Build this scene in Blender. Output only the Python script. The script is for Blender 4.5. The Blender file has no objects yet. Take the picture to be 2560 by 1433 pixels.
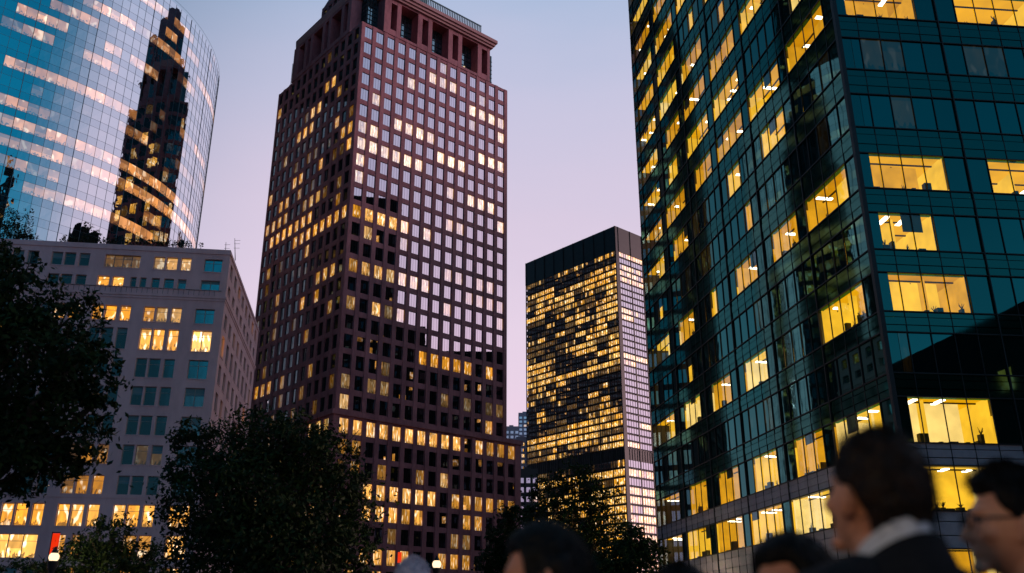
import bpy, bmesh, math, random
from mathutils import Vector, Matrix, noise
R = math.radians
rnd = random.Random(7)
S = bpy.context.scene
COL = S.collection

# ------------------------------------------------------------------ camera
EYE = 1.35
F_PX, PITCH = 2280.0, R(20.96)
cam = bpy.data.cameras.new("camera")
cam.sensor_width = 36.0
cam.lens = 36.0 * F_PX / 2560.0
cam.clip_start, cam.clip_end = 0.05, 6000
cam.dof.use_dof = True
cam.dof.focus_distance = 130.0
cam.dof.aperture_fstop = 1.7
cam.dof.aperture_blades = 0
cam_o = bpy.data.objects.new("camera", cam)
cam_o.location = (0, 0, EYE)
cam_o.rotation_euler = (R(90) + PITCH, 0, 0)
COL.objects.link(cam_o)
S.camera = cam_o


def lin(r, g, b):
    f = lambda c: (c / 255 / 12.92) if c / 255 <= 0.04045 else ((c / 255 + 0.055) / 1.055) ** 2.4
    return (f(r), f(g), f(b), 1.0)


# ------------------------------------------------------------------ dusk sky
w = bpy.data.worlds.new("World")
S.world = w
w.use_nodes = True
nt = w.node_tree
for n in list(nt.nodes):
    nt.nodes.remove(n)


def nd(tree, typ, **kw):
    n = tree.nodes.new(typ)
    for k, v in kw.items():
        setattr(n, k, v)
    return n


def ramp(tree, stops, src):
    r = nd(tree, 'ShaderNodeValToRGB')
    e = r.color_ramp.elements
    while len(e) > 1:
        e.remove(e[-1])
    e[0].position, e[0].color = stops[0]
    for p, c in stops[1:]:
        q = e.new(p)
        q.color = c
    tree.links.new(src, r.inputs[0])
    return r.outputs[0]


out = nd(nt, 'ShaderNodeOutputWorld')
bg = nd(nt, 'ShaderNodeBackground')
tc = nd(nt, 'ShaderNodeTexCoord')
sep = nd(nt, 'ShaderNodeSeparateXYZ')
hz = nd(nt, 'ShaderNodeTexNoise')
hz.inputs['Scale'].default_value = 3.0
hz.inputs['Detail'].default_value = 4.0
hzm = nd(nt, 'ShaderNodeMapping')
hzm.inputs['Scale'].default_value = (1.0, 1.0, 3.5)
nt.links.new(tc.outputs['Generated'], hzm.inputs[0])
nt.links.new(hzm.outputs[0], hz.inputs['Vector'])
hzs = nd(nt, 'ShaderNodeVectorMath', operation='MULTIPLY_ADD')
nt.links.new(hz.outputs[0], hzs.inputs[0])
hzs.inputs[1].default_value = (0, 0, 0.10)
hzs.inputs[2].default_value = (0, 0, -0.05)
hza = nd(nt, 'ShaderNodeVectorMath', operation='ADD')
nt.links.new(tc.outputs['Generated'], hza.inputs[0])
nt.links.new(hzs.outputs[0], hza.inputs[1])
nt.links.new(hza.outputs[0], sep.inputs[0])
# z is the sine of the elevation; the afterglow stands over azimuth GLOW (clockwise from +y)
GLOW = R(42)
dt = nd(nt, 'ShaderNodeVectorMath', operation='DOT_PRODUCT')
nt.links.new(tc.outputs['Generated'], dt.inputs[0])
dt.inputs[1].default_value = (math.sin(GLOW), math.cos(GLOW), 0)
glowside = ramp(nt, [(0.0, lin(244, 210, 228)), (0.16, lin(240, 211, 231)), (0.30, lin(231, 211, 231)), (0.42, lin(217, 203, 225)),
                     (0.54, lin(199, 198, 224)), (0.64, lin(170, 188, 219)), (0.72, lin(125, 168, 204)), (0.80, lin(84, 140, 180)), (1.0, lin(40, 95, 135))], sep.outputs[2])
farside = ramp(nt, [(0.0, lin(240, 196, 222)), (0.12, lin(205, 182, 212)), (0.25, lin(60, 150, 185)), (0.45, lin(8, 118, 156)),
                    (0.7, lin(10, 92, 130)), (1.0, lin(14, 70, 105))], sep.outputs[2])
backside = ramp(nt, [(0.0, lin(45, 52, 62)), (0.4, lin(26, 48, 62)), (1.0, lin(14, 60, 92))], sep.outputs[2])


def smooth(tree, src, a, b):
    m = nd(tree, 'ShaderNodeMapRange', interpolation_type='SMOOTHSTEP')
    m.inputs[1].default_value, m.inputs[2].default_value = a, b
    tree.links.new(src, m.inputs[0])
    return m.outputs[0]


def mixc(tree, fac, a, b, mode='MIX'):
    m = nd(tree, 'ShaderNodeMix', data_type='RGBA', blend_type=mode)
    if isinstance(fac, float):
        m.inputs[0].default_value = fac
    else:
        tree.links.new(fac, m.inputs[0])
    for k, v in ((6, a), (7, b)):
        if isinstance(v, tuple):
            m.inputs[k].default_value = v
        else:
            tree.links.new(v, m.inputs[k])
    return m.outputs[2]


away = mixc(nt, smooth(nt, dt.outputs['Value'], -0.80, -0.69), backside, farside)
skyc = mixc(nt, smooth(nt, dt.outputs['Value'], 0.08, 0.52), away, glowside)
sk = nd(nt, 'ShaderNodeTexSky', sky_type='NISHITA')
sk.sun_disc = False
sk.sun_elevation = R(-1.0)
sk.sun_rotation = R(75)
sks = nd(nt, 'ShaderNodeVectorMath', operation='SCALE')
nt.links.new(sk.outputs[0], sks.inputs[0])
sks.inputs['Scale'].default_value = 0.004
fin = mixc(nt, 1.0, skyc, sks.outputs[0], 'ADD')
nt.links.new(fin, bg.inputs[0])
bg.inputs[1].default_value = 1.0
nt.links.new(bg.outputs[0], out.inputs[0])

# the last warm light of the sunset, low from the right
SUN_AZ, SUN_EL = R(75), R(13)
sl = bpy.data.lights.new('sun', 'SUN')
sl.energy = 2.0
sl.angle = R(12)
sl.color = (1.0, 0.60, 0.60)
so = bpy.data.objects.new('sun', sl)
so.rotation_euler = (R(90) - SUN_EL, 0, R(180) - SUN_AZ)
COL.objects.link(so)

S.view_settings.view_transform = 'Standard'
S.view_settings.look = 'None'
S.view_settings.exposure = 0.0
S.view_settings.gamma = 1.0
S.view_settings.use_curve_mapping = False
S.render.engine = 'CYCLES'
S.cycles.use_denoising = True
S.cycles.max_bounces = 6
S.cycles.glossy_bounces = 4
S.cycles.transparent_max_bounces = 12
S.cycles.caustics_reflective = False
S.cycles.sample_clamp_indirect = 4.0

# ------------------------------------------------------------------ projection helpers (pixel of the 2560 px photo -> place in the world)
CF = Vector((0, math.cos(PITCH), math.sin(PITCH)))
CU = Vector((0, -math.sin(PITCH), math.cos(PITCH)))
CR = Vector((1, 0, 0))
CO = Vector((0, 0, EYE))


def ray(x, y):
    return CR * ((x - 1280) / F_PX) - CU * ((y - 716.5) / F_PX) + CF


def at(x, y, Y):
    d = ray(x, y)
    return CO + d * (Y / d.y)


def proj(p):
    v = p - CO
    k = v.dot(CF)
    if k < 0.1:
        return None
    return (1280 + F_PX * v.dot(CR) / k, 716.5 - F_PX * v.dot(CU) / k)


# ------------------------------------------------------------------ object helpers
def tag(o, label=None, cat=None, group=None, kind=None):
    for k, v in (('label', label), ('category', cat), ('group', group), ('kind', kind)):
        if v:
            o[k] = v
    return o


def empty(name, loc, label, cat, group=None):
    o = bpy.data.objects.new(name, None)
    o.location = loc
    o.empty_display_size = 0.5
    COL.objects.link(o)
    return tag(o, label, cat, group)


def wloc(o):
    v = Vector((0, 0, 0))
    while o:
        v += o.location
        o = o.parent
    return v


class MB:
    """collects quads in world space, builds ONE mesh object"""

    def __init__(s):
        s.v, s.f, s.m, s.c, s.uv = [], [], [], [], []

    def quad(s, a, b, c, d, mat=0, col=(0, 0, 0, 1)):
        i = len(s.v)
        s.v += [a, b, c, d]
        s.f.append((i, i + 1, i + 2, i + 3))
        s.m.append(mat)
        s.c.append(col)
        s.uv.append(((0, 0), (1, 0), (1, 1), (0, 1)))

    def poly(s, pts, mat=0, col=(0, 0, 0, 1)):
        i = len(s.v)
        s.v += list(pts)
        s.f.append(tuple(range(i, i + len(pts))))
        s.m.append(mat)
        s.c.append(col)
        s.uv.append(tuple((0.5, 0.5) for _ in pts))

    def hexa(s, p, mat=0, col=(0, 0, 0, 1)):
        # p: 4 bottom (ccw seen from above) then 4 top
        for q in ((0, 1, 5, 4), (1, 2, 6, 5), (2, 3, 7, 6), (3, 0, 4, 7), (4, 5, 6, 7), (3, 2, 1, 0)):
            s.quad(p[q[0]], p[q[1]], p[q[2]], p[q[3]], mat, col)

    def box(s, x0, x1, y0, y1, z0, z1, mat=0, col=(0, 0, 0, 1)):
        s.hexa([Vector(q) for q in ((x0, y0, z0), (x1, y0, z0), (x1, y1, z0), (x0, y1, z0), (x0, y0, z1), (x1, y0, z1), (x1, y1, z1), (x0, y1, z1))], mat, col)

    def tube(s, p0, p1, r0, r1, n=8, mat=0):
        p0, p1 = Vector(p0), Vector(p1)
        ax = (p1 - p0).normalized()
        u = ax.orthogonal().normalized()
        v = ax.cross(u)
        ring = lambda p, r: [p + (u * math.cos(2 * math.pi * k / n) + v * math.sin(2 * math.pi * k / n)) * r for k in range(n)]
        a, b = ring(p0, r0), ring(p1, r1)
        for k in range(n):
            s.quad(a[k], a[(k + 1) % n], b[(k + 1) % n], b[k], mat)
        s.poly(b, mat)
        s.poly(a[::-1], mat)

    def lathe(s, c, prof, n=16, mat=0):
        c = Vector(c)
        rings = [[c + Vector((r * math.cos(2 * math.pi * k / n), r * math.sin(2 * math.pi * k / n), z)) for k in range(n)] for r, z in prof]
        for a, b in zip(rings[:-1], rings[1:]):
            for k in range(n):
                s.quad(a[k], a[(k + 1) % n], b[(k + 1) % n], b[k], mat)

    def build(s, name, mats, parent=None, label=None, kind=None, smooth=False):
        me = bpy.data.meshes.new(name)
        off = wloc(parent) if parent else Vector((0, 0, 0))
        me.from_pydata([tuple(Vector(p) - off) for p in s.v], [], s.f)
        for m in (mats if isinstance(mats, (list, tuple)) else [mats]):
            me.materials.append(m)
        me.polygons.foreach_set('material_index', s.m)
        if smooth:
            me.polygons.foreach_set('use_smooth', [True] * len(s.f))
        at_ = me.attributes.new('wcol', 'FLOAT_COLOR', 'CORNER')
        uvl = me.uv_layers.new(name='UVMap')
        cc, uu = [], []
        for f, c, u in zip(s.f, s.c, s.uv):
            for k in range(len(f)):
                cc += c
                uu += u[k]
        at_.data.foreach_set('color', cc)
        uvl.data.foreach_set('uv', uu)
        me.update()
        o = bpy.data.objects.new(name, me)
        COL.objects.link(o)
        if parent:
            o.parent = parent
        return tag(o, label, None, None, kind)


class Face:
    """a vertical facade plane: a = metres along it, z = height, o = metres outward"""

    def __init__(s, p, yaw, side):
        s.p = Vector((p.x, p.y, 0))
        s.d = Vector((math.cos(yaw), math.sin(yaw), 0))
        s.n = Vector((s.d.y, -s.d.x, 0)) * side
        s.side = side

    def pt(s, a, z, o=0.0):
        return s.p + s.d * a + s.n * o + Vector((0, 0, z))

    def quad(s, mb, a0, a1, z0, z1, o=0.0, mat=0, col=(0, 0, 0, 1)):
        if s.side < 0:
            a0, a1 = a1, a0
        mb.quad(s.pt(a0, z0, o), s.pt(a1, z0, o), s.pt(a1, z1, o), s.pt(a0, z1, o), mat, col)

    def box(s, mb, a0, a1, z0, z1, o0, o1, mat=0, col=(0, 0, 0, 1)):
        if s.side < 0:
            a0, a1 = a1, a0
        p = [s.pt(a0, z0, o1), s.pt(a1, z0, o1), s.pt(a1, z0, o0), s.pt(a0, z0, o0), s.pt(a0, z1, o1), s.pt(a1, z1, o1), s.pt(a1, z1, o0), s.pt(a0, z1, o0)]
        mb.hexa(p, mat, col)


def px_area(mb):
    """size in the picture of a window held in a small MB, 0 when it is out of the frame"""
    tot = 0
    for f in mb.f:
        q = [proj(Vector(mb.v[i])) for i in f]
        if None in q:
            return 0
        cx = sum(p[0] for p in q) / len(q)
        cy = sum(p[1] for p in q) / len(q)
        if not (0 < cx < 2560 and 0 < cy < 1433):
            return 0
        ar = 0
        for k in range(len(q)):
            x0, y0 = q[k]
            x1, y1 = q[(k + 1) % len(q)]
            ar += x0 * y1 - x1 * y0
        tot += abs(ar) / 2
    return tot


def windows(lst, mats, parent, most=100, name='window', hide=None, subs=None):
    """the windows that show largest become parts of their own, the rest one part"""
    sc = []
    for i, mb in enumerate(lst):
        a = px_area(mb)
        if a and hide:
            q = proj(Vector(mb.v[0]))
            if hide(*q):
                a = 0
        sc.append((a, i))
    sc.sort(key=lambda t: -t[0])
    own = set(i for a, i in sc[:most] if a > 0)
    rest = MB()
    left = {}

    def take(r, mb):
        k = len(r.v)
        r.v += mb.v
        r.f += [tuple(j + k for j in f) for f in mb.f]
        r.m += mb.m
        r.c += mb.c
        r.uv += mb.uv
    for i, mb in enumerate(lst):
        extra = subs[i] if subs else []
        if i in own:
            o = mb.build(name, mats, parent)
            for nm, sm, sub in extra:
                if sub.f:
                    sub.build(nm, sm, o)
        else:
            take(rest, mb)
            for nm, sm, sub in extra:
                take(left.setdefault(nm, (sm, MB()))[1], sub)
    if rest.f:
        o = rest.build(name, mats, parent, kind='stuff' if len(lst) > most else None)
        for nm, (sm, sub) in left.items():
            if sub.f:
                sub.build(nm, sm, o, kind='stuff')


# ------------------------------------------------------------------ materials
def mat(name):
    m = bpy.data.materials.new(name)
    m.use_nodes = True
    t = m.node_tree
    for n in list(t.nodes):
        t.nodes.remove(n)
    o = nd(t, 'ShaderNodeOutputMaterial')
    return m, t, o


def val(t, op, a, b=None, clamp=False):
    m = nd(t, 'ShaderNodeMath', operation=op)
    m.use_clamp = clamp
    for k, v in ((0, a), (1, b)):
        if v is None:
            continue
        if isinstance(v, (int, float)):
            m.inputs[k].default_value = v
        else:
            t.links.new(v, m.inputs[k])
    return m.outputs[0]


def noise_tex(t, scale, detail=4.0, vec=None, rough=0.55):
    n = nd(t, 'ShaderNodeTexNoise')
    n.inputs['Scale'].default_value = scale
    n.inputs['Detail'].default_value = detail
    n.inputs['Roughness'].default_value = rough
    if vec is not None:
        t.links.new(vec, n.inputs['Vector'])
    return n


def objco(t, sx=1, sy=1, sz=1):
    c = nd(t, 'ShaderNodeTexCoord')
    mp = nd(t, 'ShaderNodeMapping')
    mp.inputs['Scale'].default_value = (sx, sy, sz)
    t.links.new(c.outputs['Object'], mp.inputs[0])
    return mp.outputs[0]


def matte(name, c1, c2, scale=0.5, rough=0.8, spec=0.3, bump=0.0, bscale=20.0, stretch=(1, 1, 1)):
    m, t, o = mat(name)
    b = nd(t, 'ShaderNodeBsdfPrincipled')
    co = objco(t, *stretch)
    n = noise_tex(t, scale, 5.0, co)
    n2 = noise_tex(t, scale * 7, 3.0, co)
    f = val(t, 'ADD', val(t, 'MULTIPLY', n.outputs[0], 0.65), val(t, 'MULTIPLY', n2.outputs[0], 0.35))
    t.links.new(mixc(t, smooth(t, f, 0.3, 0.7), c1 + (1,), c2 + (1,)), b.inputs['Base Color'])
    b.inputs['Roughness'].default_value = rough
    b.inputs['Specular IOR Level'].default_value = spec
    if bump:
        n3 = noise_tex(t, bscale, 4.0, co)
        bp = nd(t, 'ShaderNodeBump')
        bp.inputs['Strength'].default_value = bump
        bp.inputs['Distance'].default_value = 0.05
        t.links.new(n3.outputs[0], bp.inputs['Height'])
        t.links.new(bp.outputs[0], b.inputs['Normal'])
    t.links.new(b.outputs[0], o.inputs[0])
    return m


def window_mat(name, refl, tint, warm, cream, gain=1.0, base=(0.004, 0.008, 0.01), wav=0.0, hot=1.0, edge=1.0, fine=1.0):
    """a glazed window: mirror of the sky and the street outside over whatever lamp is on behind it.
    wcol.r how brightly the room is lit, wcol.g how cream the lamp is, wcol.b a number of its own"""
    m, t, o = mat(name)
    a = nd(t, 'ShaderNodeAttribute', attribute_name='wcol')
    sp = nd(t, 'ShaderNodeSeparateColor')
    t.links.new(a.outputs['Color'], sp.inputs[0])
    lit, hue, seed = sp.outputs
    uv = nd(t, 'ShaderNodeUVMap', uv_map='UVMap')
    su = nd(t, 'ShaderNodeSeparateXYZ')
    t.links.new(uv.outputs[0], su.inputs[0])
    cb = nd(t, 'ShaderNodeCombineXYZ')
    t.links.new(val(t, 'MULTIPLY', su.outputs[0], 1.3), cb.inputs[0])
    t.links.new(su.outputs[1], cb.inputs[1])
    t.links.new(val(t, 'MULTIPLY', seed, 137.0), cb.inputs[2])
    n1 = noise_tex(t, 1.6 * fine, 1.0, cb.outputs[0])
    n2 = noise_tex(t, 2.2 * fine, 0.0, cb.outputs[0])
    lamp = val(t, 'MULTIPLY', smooth(t, n2.outputs[0], 0.58, 0.74), hot)
    room = val(t, 'ADD', 0.42, val(t, 'MULTIPLY', n1.outputs[0], 1.0))
    # a roller blind part of the way down in some windows
    bl = val(t, 'GREATER_THAN', su.outputs[1], val(t, 'ADD', 0.35, val(t, 'MULTIPLY', seed, 1.6)))
    room = val(t, 'MULTIPLY', room, val(t, 'SUBTRACT', 1.0, val(t, 'MULTIPLY', bl, 0.45)))
    # furniture and sill clutter dark at the foot of the pane
    n3 = noise_tex(t, 5.0, 0.0, cb.outputs[0])
    clutter = val(t, 'GREATER_THAN', val(t, 'ADD', su.outputs[1], n3.outputs[0]), 0.62)
    room = val(t, 'MULTIPLY', room, val(t, 'ADD', 0.30, val(t, 'MULTIPLY', clutter, 0.70)))
    col = mixc(t, hue, warm + (1,), cream + (1,))
    col = mixc(t, val(t, 'MULTIPLY', lamp, 0.75), col, (1.0, 0.86, 0.62, 1))
    st = val(t, 'MULTIPLY', val(t, 'MULTIPLY', lit, gain), val(t, 'ADD', room, val(t, 'MULTIPLY', lamp, 0.8)))
    em = nd(t, 'ShaderNodeEmission')
    t.links.new(col, em.inputs[0])
    t.links.new(st, em.inputs[1])
    gl = nd(t, 'ShaderNodeBsdfGlossy')
    gl.inputs['Color'].default_value = tint + (1,)
    gl.inputs['Roughness'].default_value = 0.012
    df = nd(t, 'ShaderNodeBsdfDiffuse')
    df.inputs['Color'].default_value = base + (1,)
    mx = nd(t, 'ShaderNodeMixShader')
    fr = nd(t, 'ShaderNodeFresnel')
    fr.inputs['IOR'].default_value = 1.5
    t.links.new(val(t, 'ADD', refl, val(t, 'MULTIPLY', fr.outputs[0], edge * (1 - refl)), True), mx.inputs[0])
    t.links.new(df.outputs[0], mx.inputs[1])
    t.links.new(gl.outputs[0], mx.inputs[2])
    if wav:
        nw = noise_tex(t, 0.55, 2.0, objco(t, 1, 1, 0.6))
        bp = nd(t, 'ShaderNodeBump')
        bp.inputs['Strength'].default_value = wav
        bp.inputs['Distance'].default_value = 0.05
        t.links.new(nw.outputs[0], bp.inputs['Height'])
        t.links.new(bp.outputs[0], gl.inputs['Normal'])
    ad = nd(t, 'ShaderNodeAddShader')
    t.links.new(mx.outputs[0], ad.inputs[0])
    t.links.new(em.outputs[0], ad.inputs[1])
    t.links.new(ad.outputs[0], o.inputs[0])
    return m


def glass_panel(name, refl, tint, base, rough=0.03, edge=1.0, wav=0.0):
    m, t, o = mat(name)
    gl = nd(t, 'ShaderNodeBsdfGlossy')
    gl.inputs['Color'].default_value = tint + (1,)
    gl.inputs['Roughness'].default_value = rough
    df = nd(t, 'ShaderNodeBsdfDiffuse')
    n = noise_tex(t, 0.35, 3.0, objco(t))
    t.links.new(mixc(t, n.outputs[0], tuple(c * 0.6 for c in base) + (1,), tuple(c * 1.4 for c in base) + (1,)), df.inputs[0])
    mx = nd(t, 'ShaderNodeMixShader')
    fr = nd(t, 'ShaderNodeFresnel')
    fr.inputs['IOR'].default_value = 1.5
    t.links.new(val(t, 'ADD', refl, val(t, 'MULTIPLY', fr.outputs[0], edge * (1 - refl)), True), mx.inputs[0])
    t.links.new(df.outputs[0], mx.inputs[1])
    t.links.new(gl.outputs[0], mx.inputs[2])
    if wav:
        nw = noise_tex(t, 0.55, 2.0, objco(t, 1, 1, 0.6))
        bp = nd(t, 'ShaderNodeBump')
        bp.inputs['Strength'].default_value = wav
        bp.inputs['Distance'].default_value = 0.05
        t.links.new(nw.outputs[0], bp.inputs['Height'])
        t.links.new(bp.outputs[0], gl.inputs['Normal'])
    t.links.new(mx.outputs[0], o.inputs[0])
    return m


def clear_pane(name, refl, tint):
    m, t, o = mat(name)
    gl = nd(t, 'ShaderNodeBsdfGlossy')
    gl.inputs['Color'].default_value = tint + (1,)
    gl.inputs['Roughness'].default_value = 0.01
    tr = nd(t, 'ShaderNodeBsdfTransparent')
    tr.inputs[0].default_value = (0.92, 0.95, 0.86, 1)
    mx = nd(t, 'ShaderNodeMixShader')
    fr = nd(t, 'ShaderNodeFresnel')
    fr.inputs['IOR'].default_value = 1.5
    t.links.new(val(t, 'ADD', refl, val(t, 'MULTIPLY', fr.outputs[0], 1 - refl), True), mx.inputs[0])
    t.links.new(tr.outputs[0], mx.inputs[1])
    t.links.new(gl.outputs[0], mx.inputs[2])
    t.links.new(mx.outputs[0], o.inputs[0])
    return m


def glow(name, color, strength, var=0.0, scale=0.7):
    m, t, o = mat(name)
    e = nd(t, 'ShaderNodeEmission')
    e.inputs[0].default_value = color + (1,)
    e.inputs[1].default_value = strength
    if var:
        n = noise_tex(t, scale, 2.0, objco(t))
        t.links.new(val(t, 'MULTIPLY', strength, val(t, 'ADD', 1 - var, val(t, 'MULTIPLY', n.outputs[0], 2 * var))), e.inputs[1])
    t.links.new(e.outputs[0], o.inputs[0])
    return m


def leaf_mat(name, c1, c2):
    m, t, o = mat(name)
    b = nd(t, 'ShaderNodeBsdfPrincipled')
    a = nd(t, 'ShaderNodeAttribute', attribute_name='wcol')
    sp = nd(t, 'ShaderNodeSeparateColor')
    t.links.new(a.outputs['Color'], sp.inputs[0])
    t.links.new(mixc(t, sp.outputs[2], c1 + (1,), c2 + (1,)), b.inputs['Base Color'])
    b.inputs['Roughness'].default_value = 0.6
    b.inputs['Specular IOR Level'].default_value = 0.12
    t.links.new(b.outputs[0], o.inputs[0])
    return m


M = {}
M['granite'] = matte('red_granite', (0.22, 0.082, 0.095), (0.42, 0.172, 0.188), 0.33, 0.55, 0.3, 0.0, 20.0, (1, 1, 0.4))
M['granite_pale'] = matte('pale_red_granite', (0.36, 0.19, 0.185), (0.46, 0.26, 0.25), 0.3, 0.6)
M['dark_metal'] = matte('dark_metal', (0.012, 0.014, 0.015), (0.022, 0.025, 0.026), 1.2, 0.45, 0.5)
M['black_metal'] = matte('black_metal', (0.006, 0.008, 0.009), (0.013, 0.016, 0.018), 0.4, 0.5, 0.4)
M['teal_metal'] = matte('weathered_teal_metal', (0.10, 0.20, 0.22), (0.18, 0.30, 0.31), 0.7, 0.5)
M['limestone'] = matte('limestone', (0.62, 0.43, 0.46), (0.80, 0.58, 0.61), 0.22, 0.85, 0.2, 0.25, 9.0, (1, 1, 0.35))
M['roofing'] = matte('grey_roofing', (0.05, 0.05, 0.055), (0.09, 0.09, 0.09), 0.8, 0.9)
M['pale_panel'] = matte('pale_stone_panel', (0.36, 0.33, 0.37), (0.46, 0.42, 0.46), 0.6, 0.7)
M['paving'] = matte('granite_paving', (0.09, 0.085, 0.08), (0.15, 0.14, 0.13), 0.5, 0.85)
M['asphalt'] = matte('asphalt', (0.035, 0.035, 0.036), (0.06, 0.06, 0.06), 0.8, 0.9)
M['bark'] = matte('bark', (0.03, 0.022, 0.016), (0.07, 0.05, 0.035), 3.0, 0.9, 0.2, 0.6, 14.0)
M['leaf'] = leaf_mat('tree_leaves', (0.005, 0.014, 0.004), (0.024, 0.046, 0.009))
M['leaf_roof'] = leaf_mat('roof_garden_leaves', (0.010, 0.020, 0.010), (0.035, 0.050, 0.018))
M['concrete'] = matte('concrete', (0.16, 0.15, 0.15), (0.24, 0.23, 0.22), 0.8, 0.85)

WM = window_mat('granite_tower_window', 0.84, (0.99, 0.88, 0.95), (1.0, 0.38, 0.008), (1.0, 0.60, 0.24), 1.25, wav=0.03)
WMS = window_mat('granite_tower_shaded_window', 0.14, (0.6, 0.85, 0.9), (1.0, 0.38, 0.006), (1.0, 0.55, 0.14), 1.1, wav=0.03, edge=0.4)  # shaded copy of the same glass, reflection cut so the left face stays dark
WC = window_mat('mirror_curtain_glass', 0.88, (0.90, 0.95, 0.99), (0.96, 0.34, 0.07), (1.0, 0.42, 0.15), 0.85, wav=0.22, hot=0.7, fine=0.6)
WB = window_mat('dark_tower_window', 0.84, (1.0, 0.92, 0.98), (1.0, 0.40, 0.008), (1.0, 0.56, 0.12), 1.25, wav=0.04)
WG = window_mat('green_tower_window', 0.20, (0.26, 0.80, 0.74), (0.85, 0.45, 0.01), (1.0, 0.60, 0.10), 1.0, base=(0.002, 0.010, 0.011), wav=0.03, edge=0.35)
WN = window_mat('neighbour_window', 0.03, (0.5, 0.8, 0.9), (1.0, 0.42, 0.012), (1.0, 0.60, 0.20), 0.9, edge=0.15)
WL = window_mat('stone_block_window', 0.50, (0.36, 0.94, 1.0), (1.0, 0.36, 0.005), (1.0, 0.56, 0.14), 1.35, hot=0.9, base=(0.004, 0.02, 0.024), wav=0.15)


def wcol(lit=0.0, hue=None):
    return (lit, rnd.random() if hue is None else hue, rnd.random(), 1.0)


# ------------------------------------------------------------------ ground
g = MB()
g.quad(Vector((-2500, -2500, 0)), Vector((2500, -2500, 0)), Vector((2500, 4000, 0)), Vector((-2500, 4000, 0)))
tag(g.build('ground', M['asphalt']), None, None, None, 'structure')
g = MB()
g.box(-40, 17, -30, 60, 0.004, 0.12)
tag(g.build('plaza_pavement', M['paving']), None, None, None, 'structure')
PLAZA = 0.12

# ------------------------------------------------------------------ the granite tower in the middle
H0 = EYE


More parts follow.
